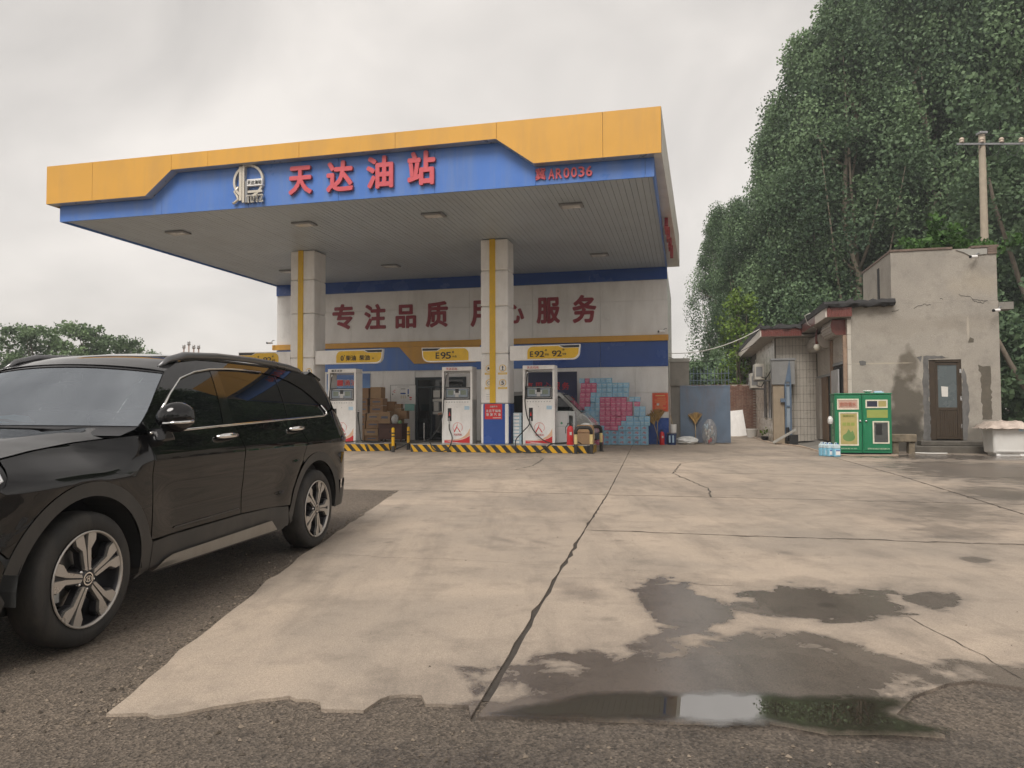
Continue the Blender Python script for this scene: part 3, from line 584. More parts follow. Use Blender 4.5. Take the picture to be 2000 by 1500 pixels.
# ---- dispensers
m_lcd = M('lcd', (.20, .24, .19), .2, var=.1, vs=20); m_lcdb = M('display_blue_grey', (.24, .29, .34), .3, var=.05); m_orange = M('pale_orange_film', (.75, .48, .32), .4, var=.04); m_lblue = M('light_blue_film', (.45, .62, .75), .4, var=.1)
def dispenser(lx, label, hoses, side_nozzle=False, title='天达石化', tm=None):
    t = sthing('fuel_dispenser', label, 'fuel pump', lx, -5.72, .24, group='fuel dispensers')
    W = .49
    MB().box(-W, W, .02, .48, .0, 1.36).build('cabinet', m_whitep, t, bevel=.012)
    for s in (-1, 1): MB().box(min(s*.425, s*W), max(s*.425, s*W), 0, .5, .0, 2.25).build('post', m_whitep, t, bevel=.008)
    MB().box(-W, W, 0, .5, 2.252, 2.38).build('header', m_whitep, t, bevel=.012)
    letters(t, title, -.36, .02, 2.315, .075, -.001, tm or m_redp, .002, .006, wfrac=.86)
    MB().tube([(-.36, .2, 2.20), (.36, .2, 2.20)], .012, 6).build('hose_rail', m_steel, t)
    d = MB().box(-.424, .424, .005, .46, 1.365, 1.75).build('display_head', m_black, t, bevel=.01)
    fr = MB()
    for a in ((-.385, .385, 1.705, 1.717), (-.385, .385, 1.40, 1.412), (-.39, -.378, 1.405, 1.712), (.378, .39, 1.405, 1.712)): fr.box(a[0], a[1], -.004, .006, a[2], a[3])
    fr.build('silver_surround', m_steel, d)
    for s in (-1, 1):
        MB().box(min(s*.06, s*.345), max(s*.06, s*.345), -.003, .006, 1.44, 1.685).build('display_panel', m_lcdb, d); MB().box(min(s*.12, s*.29), max(s*.12, s*.29), -.006, -.0031, 1.51, 1.65).build('screen', m_lcd, d)
    MB().box(-.055, .055, -.009, .004, 1.44, 1.57).build('keypad', m_lgrey, d)
    for k in range(3): MB().box(-.10, -.06, -.009, -.0032, 1.53+k*.035, 1.55+k*.035).build('button', m_whitep, d); MB().box(.06, .10, -.009, -.0032, 1.53+k*.035, 1.55+k*.035).build('button', m_whitep, d)
    MB().box(-.424, .424, .012, .03, 1.215, 1.355).build('vent_band', m_whitep, t)
    for k in range(9): MB().box(-.36+k*.085, -.32+k*.085, .009, .0119, 1.27, 1.30).build('vent_slot', m_lgrey, t)
    dor = MB().box(-.424, .424, .004, .03, .02, 1.20).build('door', m_whitep, t, bevel=.004)
    MB().disc(.012, 10, (0, .003, 1.13)).build('lock', m_grey, dor); MB().box(.24, .40, .0015, .0039, 1.05, 1.16).build('sticker', m_lblue, dor)
    MB().ring(.147, .157, (.02, 0, .50), .0015, .0035, 36, R(-38), R(218)).build('emblem_ring', m_redp, dor)
    MB().prism([(.02, .655), (-.02, .53), (-.115, .36), (-.075, .36), (.0, .50)], .001, .0036).prism([(.0, .52), (.045, .47), (.12, .36), (.085, .36), (.03, .45), (.0, .50)], .0005, .0036).build('emblem_strokes', m_redp, dor)
    letters(dor, '天达石化', -.11, .16, .285, .06, .0035, m_redp, .001, .004)
    sw = [(-.41, .045), (-.41, .11), (-.2, .10), (.0, .105), (.15, .13), (.28, .175), (.41, .25), (.41, .025), (-.05, .025), (-.2, .055), (-.33, .095)]
    sw = [(-.41, .03), (-.41, .11), (-.2, .10), (.0, .105), (.15, .13), (.28, .175), (.41, .25), (.41, .03)]
    MB().prism(sw, .001, .0036).build('red_swoosh', m_redp, dor); MB().prism([(-.41, .118), (-.41, .125), (-.1, .128), (.1, .165), (.25, .25), (.34, .35), (.41, .48), (.41, .262), (.28, .188), (.15, .142), (0, .117), (-.2, .111)], .0012, .0036).build('orange_swoosh', m_orange, dor)
    MB().prism([(-.40, .095), (-.15, .06), (.1, .035), (.2, .031), (.0, .031), (-.2, .05)], -.0002, .0008).build('white_swoosh', m_whitep, dor)
    nz = MB().box(-.30, -.18, -.001, .02, .70, 1.10).build('nozzle_holder', m_black, dor)
    MB().prism([(-.265, .86), (-.215, .86), (-.235, .99)], -.02, -.002).build('nozzle_guard', m_redp, nz); MB().tube([(-.25, -.03, .80), (-.245, -.045, .66), (-.24, -.05, .58)], [.018, .02, .014], 8).build('nozzle', m_lgrey, nz, smooth=True)
    if side_nozzle:
        s = MB().tube([(.53, .12, 1.0), (.53, .1, .86), (.56, .1, .6)], [.022, .02, .016], 8).build('side_nozzle', m_rubber, t, smooth=True)
        MB().lathe([(0, -.035), (.026, -.02), (.035, 0), (.026, .02), (0, .035)], 10, (.52, .1, 1.01)).build('swivel', m_steel, t, smooth=True)
    for h in hoses:
        n = len(h); P = []
        for i in range(n-1):        # Catmull-Rom
            p0, p1, p2, p3 = (Vector(h[max(0, min(n-1, k))]) for k in (i-1, i, i+1, i+2))
            for j in range(7):
                u = j/7; P.append(.5*((2*p1)+(p2-p0)*u+(2*p0-5*p1+4*p2-p3)*u*u+(3*p1-p0-3*p2+p3)*u**3))
        P.append(Vector(h[-1])); MB().tube(P, .017, 8).build('hose', m_rubber, t, smooth=True)
    MB().tube([(-.34, .04, 2.22), (-.345, .0, 2.12)], .026, 8).build('hose_coupling', m_steel, t, smooth=True)
    return t
dispenser(-6.26, 'white and red fuel pump under the E95 sign, left of the column', [[(-.345, -.0, 2.14), (-.37, -.07, 1.75), (-.40, -.09, 1.3), (-.43, -.1, .9), (-.6, -.12, .42), (-.95, -.1, .1), (-1.45, -.1, .05), (-1.75, -.2, -.1), (-2.0, -.5, -.21)], [(-.24, -.05, .60), (-.22, -.08, .45), (-.12, -.12, .2), (-.09, -.38, -.02), (-.2, -.45, -.17), (-.45, -.45, -.215), (-.65, -.42, -.12), (-.75, -.36, .05), (-.95, -.1, .07), (-1.3, .0, .06)]])
dispenser(-3.69, 'white and red fuel pump under the E92 sign, right of the column', [[(-.345, -.0, 2.14), (-.37, -.07, 1.75), (-.40, -.09, 1.3), (-.34, -.09, .85), (-.27, -.07, .62), (-.45, -.2, .38), (-.62, -.36, .15), (-.58, -.44, -.1), (-.35, -.46, -.215), (0, -.46, -.21), (.25, -.4, -.1), (.45, -.3, .03), (.8, -.1, .06), (1.15, .0, .08), (1.3, -.1, .02)], [(-.24, -.05, .60), (-.12, -.1, .4), (.1, -.15, .18), (.35, -.2, .06), (.65, -.2, .03), (1.0, -.1, .06), (1.2, -.2, .03)]])
dispenser(-10.14, 'white and red diesel pump beside the tail of the black car', [[(-.345, -.0, 2.14), (-.37, -.07, 1.75), (-.40, -.09, 1.3), (-.42, -.1, .8), (-.35, -.15, .3), (-.1, -.2, .06), (.3, -.1, .04), (.55, -.05, .07), (.9, .1, .06), (1.2, .15, .05), (1.4, .1, .03)], [(.56, .1, .6), (.60, .08, .35), (.66, .05, .1), (.9, .1, .03), (1.25, .2, .03)]], True, '顺天太空', m_blacktxt)
# ------------------------------------------------------------------ things on the forecourt
def bollard(lx, ly, label):
    t = sthing('bollard', label, 'bollard', lx, ly, 0, group='short striped bollards')
    MB().lathe([(.0, 0), (.075, 0), (.075, .01), (.052, .012), (.052, .19), (0, .19)], 14).build('base', m_hblack, t, smooth=35)
    z = .19
    for h, m in ((.27, m_hyel), (.045, m_hblack), (.05, m_hyel), (.045, m_hblack), (.12, m_hyel)):
        MB().lathe([(0, z), (.05, z), (.05, z+h), (0, z+h)], 14).build('band', m, t, smooth=35); z += h
    MB().lathe([(.049, z), (.03, z+.025), (0, z+.03)], 14).build('cap', m_yelp, t, smooth=True)
bollard(-8.13, -6.29, 'small yellow and black bollard in front of the diesel pump island'); bollard(-8.2, -4.84, 'small yellow and black bollard standing further back beside the diesel island')
def guard(pts, label):
    t = sthing('pipe_guard', label, 'guard rail', 0, 0, 0, group='hoop guards')
    (xa, ya), (xb, yb) = pts; d = Vector((xb-xa, yb-ya, 0)); zt = .76
    def seg(z0, z1, m, x, y): MB().tube([(x, y, z0), (x, y, z1)], .052, 12).build('leg_band', m, t, smooth=40)
    for x, y in pts: seg(-.01, .28, m_hblack, x, y); seg(.28, .56, M('faded_yellow', (.66, .52, .24), .5, var=.15, vs=9), x, y); MB().box(x-.09, x+.09, y-.09, y+.09, -.01, .012).build('foot_plate', m_hblack, t)
    P = [(xa, ya, .56), (xa, ya, .66)]+[(xa+d.x*k*.22, ya+d.y*k*.22, zt-.10*(1-k)**2) for k in (.33, .66, 1)]
    Q = [(xa+d.x*(1-k*.22), ya+d.y*(1-k*.22), zt-.10*(1-k)**2) for k in (1, .66, .33)]+[(xb, yb, .66), (xb, yb, .56)]
    MB().tube(P+Q, .052, 12).build('hoop', m_hblack, t, smooth=True)
guard([(-2.5, -6.22), (-2.06, -6.12)], 'black and yellow hoop guard at the front corner of the pump island'); guard([(-2.2, -5.35), (-1.93, -4.8)], 'black and yellow hoop guard behind the open carton at the island end')
MB_ = MB
t = sthing('steel_post', 'thin steel post between the shop door and the pump island', 'post', -7.9, -4.2, 0)
MB().tube([(0, 0, 0), (0, 0, .85)], .018, 8).build('rod', m_steel, t); MB().lathe([(0, 0), (.11, 0), (.11, .02), (.02, .03)], 14).build('foot', m_grey, t)
t = sthing('plastic_bin', 'dark plastic bin standing before the shop door', 'bin', -8.05, -1.2, .1)
MB().lathe([(0, 0), (.13, 0), (.17, .45), (.155, .45), (.12, .03), (0, .03)], 16).build('body', m_black, t, smooth=40); MB().lathe([(.15, .44), (.18, .45), (.18, .47), (.15, .47)], 16).build('rim', m_grey, t)
# ---- brown cartons beside the shop
m_card = M('cardboard', (.34, .20, .105), .75, var=.14, vs=3); m_card2 = M('pale_cardboard', (.42, .27, .15), .75, var=.14, vs=3); m_tape = M('brown_tape', (.45, .30, .16), .3, var=.2, vs=14); m_print = M('blue_grey_print', (.14, .16, .22), .7, var=.5, vs=60)
def carton(x0, x1, z0, z1, ly, dp, label, m=m_card, tape=True, prt=True, rz=0):
    t = sthing('cardboard_box', label, 'box', (x0+x1)/2, ly, z0, rz, group='brown cartons beside the shop'); w = (x1-x0)/2; h = z1-z0
    MB().box(-w, w, 0, dp, .002, h-.002).build('body', m, t, bevel=.006)
    if tape: MB().box(-w-.0015, w+.0015, dp*.44, dp*.56, h-.06, h+.0005).build('tape', m_tape, t)
    if prt: MB().box(-w*.6, w*.6, -.0015, .0, h*.42, h*.62).build('print', m_print, t)
CB = [(-11.52, -11.18, 1.74, 2.14, 'tall plain brown carton on top of the rear stack beside the diesel pump', m_card, 0, 0), (-11.12, -10.68, 1.745, 2.17, 'tape covered brown carton on top of the carton stack by the shop wall', m_card2, 1, 0),
      (-11.55, -11.22, 1.46, 1.735, 'brown carton directly under the tall plain one beside the diesel pump', m_card, 0, 1), (-11.14, -10.6, 1.465, 1.74, 'printed brown carton directly under the tape covered one', m_card, 0, 1),
      (-11.55, -11.22, 1.18, 1.455, 'third carton from the top in the stack nearest the diesel pump', m_card, 0, 1), (-11.14, -10.6, 1.175, 1.46, 'printed brown carton, third from the top in the stack right of the pump', m_card, 0, 1),
      (-11.6, -11.3, .89, 1.175, 'fourth carton from the top in the stack nearest the diesel pump', m_card, 0, 1), (-11.27, -10.74, .885, 1.17, 'printed brown carton, fourth from the top in the stack right of the pump', m_card2, 0, 1),
      (-11.6, -11.33, .6, .885, 'carton second from the floor in the stack nearest the diesel pump', m_card, 0, 1), (-11.3, -10.73, .595, .88, 'printed brown carton, third from the floor left of the desk', m_card, 0, 1),
      (-11.6, -11.35, .1, .595, 'carton on the floor in the stack nearest the diesel pump', m_card, 0, 0), (-11.34, -10.79, .315, .59, 'printed brown carton, second from the floor left of the desk', m_card2, 0, 1), (-11.34, -10.79, .1, .31, 'lowest brown carton standing on the floor left of the desk', m_card, 0, 1)]
for x0, x1, z0, z1, lb, m, tp, pr in CB: carton(x0, x1, z0, z1, -1.4+random.uniform(-.03, .03), .42 if x0 > -11.2 else .5, lb, m, tp, pr, random.uniform(-.03, .03))
carton(-10.71, -10.26, .78, 1.23, -1.5, .4, 'big taped carton on the left end of the brown desk', m_card2); carton(-10.47, -10.06, 1.36, 1.53, -.95, .3, 'flat carton on top of the pile against the wall behind the desk', m_card, 0, 0, .06)
carton(-10.45, -10.02, .78, 1.355, -.98, .32, 'pale carton standing at the back of the desk below the flat one', m_card2, 1, 0); carton(-9.99, -9.72, .95, 1.26, -1.2, .3, 'carton on the right end of the brown desk', m_card, 1, 0); carton(-10.62, -10.3, 1.235, 1.62, -1.0, .25, 'narrow carton on the pile beneath the price board', m_card, 0, 0)
m_desk = M('brown_desk', (.10, .042, .03), .45, var=.12, vs=6)
t = sthing('desk', 'low brown cabinet desk with a drawer front beside the cartons', 'desk', -10.22, -1.6, .1)
MB().box(-.47, .47, .0, .6, .08, .66).build('body', m_desk, t, bevel=.008); MB().box(-.49, .49, -.02, .61, .661, .685).build('top', m_desk, t, bevel=.005)
MB().box(-.42, .42, -.012, -.001, .12, .50).build('drawer_front', M('brown_drawer', (.13, .055, .036), .4, var=.12, vs=7), t, bevel=.004); MB().box(-.015, .015, -.02, -.012, .34, .42).build('handle', m_black, t)
for sx in (-.42, .42):
    for y in (.05, .55): MB().box(sx-.03, sx+.03, y-.03, y+.03, 0, .08).build('leg', m_desk, t)
m_film = M('white_plastic_film', (.62, .62, .60), .3, var=.15, vs=12)
def crumple(name, label, lx, ly, z, sx, sy, sz, m, seed, cat='bag', pinch=.55, group=None, amp=.14):
    rnd = random.Random(seed); rows = []
    for i in range(9):
        u = i/8; rr = min(1, .72+u*1.3)*(1-max(0, (u-.62)/.38)**1.6*(1-pinch*.45))
        rows.append([((math.cos(2*PI*k/16)*rr+rnd.gauss(0, amp)*.5)*sx, (math.sin(2*PI*k/16)*rr+rnd.gauss(0, amp)*.5)*sy, max(0, u*sz+rnd.gauss(0, amp*.25)*sz*(0 < i < 8))) for k in range(16)])
    t = sthing(name, label, cat, lx, ly, z, group=group); mb = MB().grid(rows, closed=True); mb.poly(rows[0][::-1]); mb.poly(rows[-1])
    mb.build('film', m, t, smooth=38); return t
crumple('plastic_bag', 'white plastic bag lying on the desk by the cartons', -10.08, -1.45, .785, .14, .1, .34, m_film, 3); crumple('green_bundle', 'small pale green bundle on the desk edge', -9.86, -1.5, .785, .07, .06, .12, M('pale_green_film', (.30, .55, .26), .35, var=.15), 4, 'bundle')
t = sthing('folder_box', 'teal folder box leaning on the wall behind the desk', 'box', -9.72, -.9, 1.262); MB().box(-.19, .19, 0, .06, 0, .26).build('body', M('teal_card', (.20, .42, .38), .5, var=.1), t, bevel=.004)
# ---- posters and boards on the shop wall
def ramp_mat(name, stops, axis=2):
    m = bpy.data.materials.new(name); m.use_nodes = True; nt = m.node_tree; tc = nt.nodes.new('ShaderNodeTexCoord'); sp = nt.nodes.new('ShaderNodeSeparateXYZ'); nt.links.new(tc.outputs['Generated'], sp.inputs[0])
    n = nt.nodes.new('ShaderNodeTexNoise'); n.inputs['Scale'].default_value = 3; n.inputs['Detail'].default_value = 5; nt.links.new(tc.outputs['Object'], n.inputs[0])
    ma = nt.nodes.new('ShaderNodeMath'); ma.operation = 'MULTIPLY_ADD'; ma.inputs[1].default_value = .35; nt.links.new(n.outputs[0], ma.inputs[0]); nt.links.new(sp.outputs[axis], ma.inputs[2])
    sb = nt.nodes.new('ShaderNodeMath'); sb.operation = 'SUBTRACT'; sb.inputs[1].default_value = .175; nt.links.new(ma.outputs[0], sb.inputs[0])
    r = nt.nodes.new('ShaderNodeValToRGB'); r.color_ramp.elements[0].position = stops[0][0]; r.color_ramp.elements[0].color = (*stops[0][1], 1); r.color_ramp.elements[1].position = stops[-1][0]; r.color_ramp.elements[1].color = (*stops[-1][1], 1)
    for p, c in stops[1:-1]: r.color_ramp.elements.new(p).color = (*c, 1)
    nt.links.new(sb.outputs[0], r.inputs[0]); nt.links.new(r.outputs[0], nt.nodes['Principled BSDF'].inputs[0]); nt.nodes['Principled BSDF'].inputs['Roughness'].default_value = .35; return m
m_skyp = ramp_mat('printed_sky', [(.1, (.10, .25, .55)), (.4, (.55, .62, .72)), (.6, (.16, .32, .62)), (.85, (.08, .18, .45))])
t = sthing('sky_poster', 'blue sky poster with red and white characters seen through the diesel pump', 'poster', -12.65, -.04, 1.4)
MB().box(-1.0, .9, 0, .03, 0, 1.37).build('board', m_skyp, t)
for s, z, x0 in (('一滴油', 1.0, -.55), ('都买去', .62, -.42)):
    for o in letters(t, s, x0, x0+.92, z, .27, -.003, m_whitetxt, .002, .06, wfrac=.95): o.location.y = -.003
    letters(t, s, x0, x0+.92, z, .24, -.016, m_redp, .002, .02, wfrac=.85)
m_night = ramp_mat('printed_landscape', [(.0, (.10, .20, .05)), (.22, (.07, .16, .05)), (.27, (.03, .06, .03)), (.36, (.22, .28, .36)), (.55, (.045, .06, .15)), (1, (.02, .022, .06))])
t = sthing('landscape_banner', 'dark blue landscape banner with red characters behind the right pump', 'poster', -4.4, -.04, .75); MB().box(-1.05, 1.04, 0, .02, 0, 1.96).build('board', m_night, t)
letters(t, '真用心服务', -.95, .78, 1.42, .29, -.002, m_redp, .002, .012, wfrac=.78); letters(t, '为您加油', -.42, .98, .88, .29, -.002, m_redp, .002, .012, wfrac=.75)
t = sthing('price_board', 'white framed board with small coloured marks above the desk', 'board', -10.33, -.03, 1.5)
MB().box(-.53, .53, 0, .02, 0, .78).build('panel', m_whitep, t)
for a in ((-.54, .54, .775, .79), (-.54, .54, -.01, .005), (-.54, -.525, .005, .775), (.525, .54, .005, .775)): MB().box(a[0], a[1], -.008, .02, a[2], a[3]).build('frame_bar', m_grey, t)
for x, z, w, h, m in ((0, .63, .20, .02, m_blacktxt), (0, .45, .22, .05, m_blued), (.22, .52, .05, .20, m_blued), (-.36, .58, .08, .02, m_redp), (-.36, .5, .06, .02, m_redp), (-.44, .42, .04, .04, m_blacktxt), (-.42, .53, .03, .03, m_redp), (.22, .36, .05, .06, m_blacktxt), (.32, .28, .10, .05, m_redp), (.32, .2, .09, .03, m_redp), (0, .71, .5, .02, m_lgrey)):
    MB().box(x-w/2, x+w/2, -.0025, -.0005, z-h/2, z+h/2).build('mark', m, t)
for k in range(3):
    for j in range(3): MB().box(-.10+k*.09, -.05+k*.09, -.0025, -.0005, .26+j*.04, .285+j*.04).build('mark', M('cream_mark', (.6, .52, .3), .5, var=.1), t)
m_noti = M('orange_red_board', (.70, .075, .03), .4, var=.06); m_gold = M('gold_ink', (.75, .50, .18), .4, var=.1)
t = sthing('red_wall_notice', 'orange red notice board with gold print near the right corner of the shop', 'notice', -.30, -.03, 1.2); MB().box(-.285, .285, 0, .02, 0, .68).build('panel', m_noti, t)
for a in ((-.265, .265, .65, .655), (-.265, .265, .022, .027), (-.265, -.26, .027, .65), (.26, .265, .027, .65)): MB().box(a[0], a[1], -.002, -.0003, a[2], a[3]).build('border_line', m_gold, t)
MB().box(-.17, .17, -.002, -.0003, .56, .595).build('print_line', m_gold, t)
for k, (a, b) in enumerate(((-.12, .2), (-.2, .2), (-.2, .22), (-.1, .2), (-.2, .1), (-.18, .2))): MB().box(a, b, -.002, -.0003, .48-k*.072, .497-k*.072).build('print_line', m_gold, t)
MB().box(-.13, -.04, -.003, -.0021, .22, .30).build('torn_patch', m_paper, t)
# ---- wall of pink and blue tissue cartons
def tissue_mat(name, col, light):
    m = M(name, col, .38, var=.12, vs=14); return m
m_pk = M('pink_carton', (.72, .18, .32), .4, var=.10, vs=12); m_bu = M('sky_blue_carton', (.33, .60, .80), .4, var=.10, vs=12)
m_pkl = M('pink_print', (.80, .52, .58), .4, var=.35, vs=40); m_bul = M('blue_print', (.60, .73, .80), .4, var=.35, vs=40); m_bud = M('pink_swirl_print', (.50, .30, .36), .4, var=.4, vs=30)
ROWS = [(130, 195, '415B500P580B665B752B840B930'), (195, 270, '437P523P607P690B772B855B940B1022B1105B1200'), (270, 345, '430P517P603P688B770B853B938B1022B1105B1195'), (345, 415, '422P517P595B680B765B850B935B1020B1105B1190'),
        (415, 492, '418P507P590B672B738P825P908P992P1072P1155.1203B1282B1368'), (492, 570, '415P505P588B670B738P825P908P992P1072P1160P1245.1278P1362'), (570, 650, '412P497B582B665B738P825P908P992P1072P1160P1245.1278B1362B1448'),
        (650, 725, '495B580B662B736P823P908P992P1072P1160P1245.1272B1357B1445'), (725, 800, '490B575B655B735P820P905P988P1072P1150B1265B1345B1430B1515'), (800, 872, '575B655B735P820P905P988P1072B1150B1265B1372B1430B1515'),
        (872, 950, '585B695B805P910P1025B1145B1255B1375B1492'), (950, 1030, '585B690B800B910B1025B1145B1255B1375B1490'), (1030, 1106, '570P680P795B910B1025B1145B1255B1375B1490'), (1106, 1182, '570P680P792B910B1025B1145B1255B1375B1490')]
import re
ORD = ['first', 'second', 'third', 'fourth', 'fifth', 'sixth', 'seventh', 'eighth', 'ninth', 'tenth', 'eleventh', 'twelfth', 'thirteenth', 'fourteenth']
Xc = lambda zx: -2.78+(1080+zx/8-1153)*.01833
unit = MB().box(0, 1, 0, 1, 0, 1).mesh('body', m_pk); units = {'P': unit, 'B': unit.copy()}; units['B'].materials[0] = m_bu
pr = {k: MB().box(.12, .88, -.006, -.001, .58, .74).box(.25, .75, -.006, -.001, .28, .38).mesh('print', m) for k, m in (('P', m_pkl), ('B', m_bul))}
pr['S'] = MB().prism([(.15, .3), (.3, .7), (.55, .8), (.8, .6), (.6, .55), (.75, .35), (.5, .2), (.45, .45)], -.006, -.001).mesh('print', m_bud)
H = .172
for ri, (_, _, s) in enumerate(ROWS):
    row = len(ROWS)-1-ri; z = .012+row*H; tok = re.findall(r'(\d+)([PB.])?', s); cells = []
    for (a, c), (b, _) in zip(tok, tok[1:]):
        if c in ('P', 'B'): cells.append((Xc(int(a)), Xc(int(b)), c))
    for ci, (a, b, c) in enumerate(cells):
        dp = .30 if row < 4 else .24; y = -.76+random.uniform(-.05, .05)-(.02 if row < 4 else 0)
        t = sthing('tissue_carton', f"{'pink' if c == 'P' else 'sky blue'} carton, {ORD[ci]} from left, {ORD[row]} row up in the carton wall by the shop", 'carton', a+.003, y, z, random.uniform(-.008, .008), 'pink and blue cartons stacked against the shop wall')
        o = link('body', units[c], t); o.scale = (b-a-.007, dp, H-.006); q = link('print', pr['S' if row < 4 and c == 'B' else c], t); q.scale = (b-a-.007, dp, H-.006)
# stack of white cartons tucked behind the column
for k in range(9):
    t = sthing('water_pack', f'pale blue water pack, {ORD[k]} from the bottom, stacked beside the column', 'pack', -4.38, -5.6, .245+k*.105, random.uniform(-.03, .03), 'water packs stacked beside the column')
    MB().box(-.13, .13, 0, .3, 0, .10).build('body', M('ice_blue_film', (.45, .60, .68), .25, var=.15, vs=20), t, bevel=.01); MB().box(-.10, .06, -.004, -.0005, .02, .085).build('label_strip', m_whitep, t)
# ---- things at the right end of the island
t = sthing('grey_cabinet', 'grey metal cabinet with a green dot behind the right pump', 'cabinet', -2.94, -5.45, .242)
MB().box(-.30, .12, 0, .4, 0, 1.0).build('body', M('grey_cabinet_paint', (.40, .42, .42), .4, var=.06), t, bevel=.01); MB().box(.12, .30, .02, .38, .86, .99).box(.24, .30, .02, .38, 0, .86).box(.12, .24, .3, .38, 0, .86).build('side_frame', M('grey_cabinet_paint', (.4, .4, .4)), t); MB().box(-.27, .09, -.008, -.001, .55, .96).build('door', m_lgrey, t); MB().box(-.27, .09, -.008, -.001, .03, .52).build('door', m_lgrey, t)
MB().disc(.035, 14, (-.1, -.0095, .63)).build('green_dot', M('green_dot', (.05, .22, .12), .4, var=0), t); MB().box(.12, .24, .05, .3, .60, .62).build('shelf', m_lgrey, t)
def extinguisher(lx, ly, z, s, label):
    t = sthing('fire_extinguisher', label, 'fire extinguisher', lx, ly, z, group='fire extinguishers')
    MB().lathe([(0, 0), (.085*s, 0), (.09*s, .02), (.09*s, .40*s), (.07*s, .47*s), (.03*s, .50*s), (0, .50*s)], 18).build('cylinder', m_redp, t, smooth=40); MB().lathe([(.092*s, .0), (.095*s, .0), (.095*s, .06), (.091*s, .06)], 18).build('foot_ring', m_redp, t)
    MB().box(-.02, .02, -.02, .02, .50*s, .55*s).box(-.08*s, .05*s, -.012, .012, .55*s, .57*s).build('valve', m_black, t); MB().tube([(-.05*s, -.02, .55*s), (-.12*s, -.04, .45*s), (-.11*s, -.05, .3*s)], .011, 7).build('hose', m_rubber, t, smooth=True); MB().box(.0, .06*s, -.094*s, -.09*s, .26*s, .34*s).build('label', m_paper, t)
extinguisher(-2.72, -5.85, .242, 1.12, 'red fire extinguisher on the pump island in front of the grey cabinet'); extinguisher(-.24, -.35, 0, .95, 'red fire extinguisher on the ground by the shop corner next to the brooms')
t = sthing('open_carton', 'open brown carton holding plastic and papers at the end of the pump island', 'box', -2.33, -5.55, .245)
MB().box(-.24, .24, 0, .012, 0, .55).box(-.24, .24, .40, .412, 0, .55).box(-.24, -.228, .012, .40, 0, .55).box(.228, .24, .012, .40, 0, .55).box(-.24, .24, 0, .412, -.001, .01).build('body', m_card2, t)
MB().prism([(-.245, .36), (.20, .36), (.23, .58), (-.22, .58)], -.03, -.018).build('flap', m_card2, t); MB().box(-.22, .22, .02, .39, .3, .5).build('contents', m_paper, t)
crumple('plastic_wrap', 'white plastic wrap stuffed into the open carton', -2.3, -5.35, .74, .18, .12, .14, m_film, 9, 'plastic')
t = sthing('fire_hose_reel', 'red hose reel seen between the pump and the column', 'hose reel', -5.62, -3.2, .1)
MB().lathe([(.12, -.08), (.34, -.08), (.34, -.06), (.3, 0), (.34, .06), (.34, .08), (.12, .08), (.12, -.08)], 24, (0, 0, .38), 'y').build('reel', m_redp, t, smooth=40); MB().lathe([(.26, -.055), (.36, -.055), (.38, 0), (.36, .055), (.26, .055)], 24, (0, 0, .38), 'y').build('hose', m_rubber, t, smooth=True); MB().box(-.2, .2, -.06, .06, 0, .05).build('base', m_black, t)
t = sthing('wire_rack', 'white wire rack with folded sheets beside the shop door', 'rack', -5.95, -2.0, .1)
for x in (-.35, .35):
    for y in (0, .35): MB().tube([(x, y, 0), (x, y, 1.9)], .015, 6).build('post', m_lgrey, t)
for z in (.35, .8, 1.25, 1.7): MB().box(-.36, .36, -.01, .36, z, z+.025).build('shelf', m_lgrey, t)
# ---- parked minivan behind the right pump
m_van = M('silver_van_paint', (.52, .52, .50), .25, .3, var=.03, coat=.5); m_tyre = M('tyre_rubber', (.022, .021, .02), .75, var=.25, vs=12, dirt=((.10, .085, .07), .4, 9))
van = sthing('minivan', 'silver minivan parked behind the right pump, nose towards the carton wall', 'van', -4.0, -2.95, 0)
PR = [(-1.72, .30), (-1.76, .9), (-1.74, 1.25), (-1.62, 1.78), (-1.5, 1.86), (-.4, 1.90), (.42, 1.88), (.62, 1.83), (1.30, 1.17), (1.45, 1.08), (1.66, .86), (1.74, .66), (1.75, .32), (1.60, .24), (-1.6, .24)]
def section(x, z, s): return (x, s*(.74 if z < 1.1 else .74-(z-1.1)*.18), z)
mb = MB(); mb.poly([section(x, z, -1) for x, z in PR]); mb.poly([section(x, z, 1) for x, z in PR][::-1]); mb.grid([[section(x, z, s) for s in (-1, -.5, .5, 1)] for x, z in PR+PR[:1]]); mb.build('body', m_van, van, smooth=28, bevel=.02)
for pts in ([(-1.58, 1.22), (-1.5, 1.72), (-.62, 1.76), (-.62, 1.2)], [(-.55, 1.2), (-.55, 1.76), (.22, 1.76), (.22, 1.19)], [(.29, 1.18), (.29, 1.76), (.58, 1.72), (1.05, 1.26), (1.10, 1.17)]):
    for s in (-1, 1):
        q = MB(); q.poly([(section(x, z, s)[0], section(x, z, s)[1]+s*.006, z) for x, z in pts]); q.build('side_window', m_glassd, van, clean=False)
q = MB(); q.poly([(.66, -.55, 1.80), (.66, .55, 1.80), (1.285, .66, 1.19), (1.285, -.66, 1.19)]); o = q.build('windscreen', m_glassd, van, clean=False); o.location = (.012, 0, .012)
MB().tube([(1.25, -.5, 1.23), (1.1, -.1, 1.38)], .012, 6).tube([(1.31, -.55, 1.18), (1.25, -.5, 1.23)], .014, 6).build('wiper', m_black, van); MB().box(1.70, 1.79, -.7, .7, .28, .52).build('bumper', m_black, van, bevel=.03)
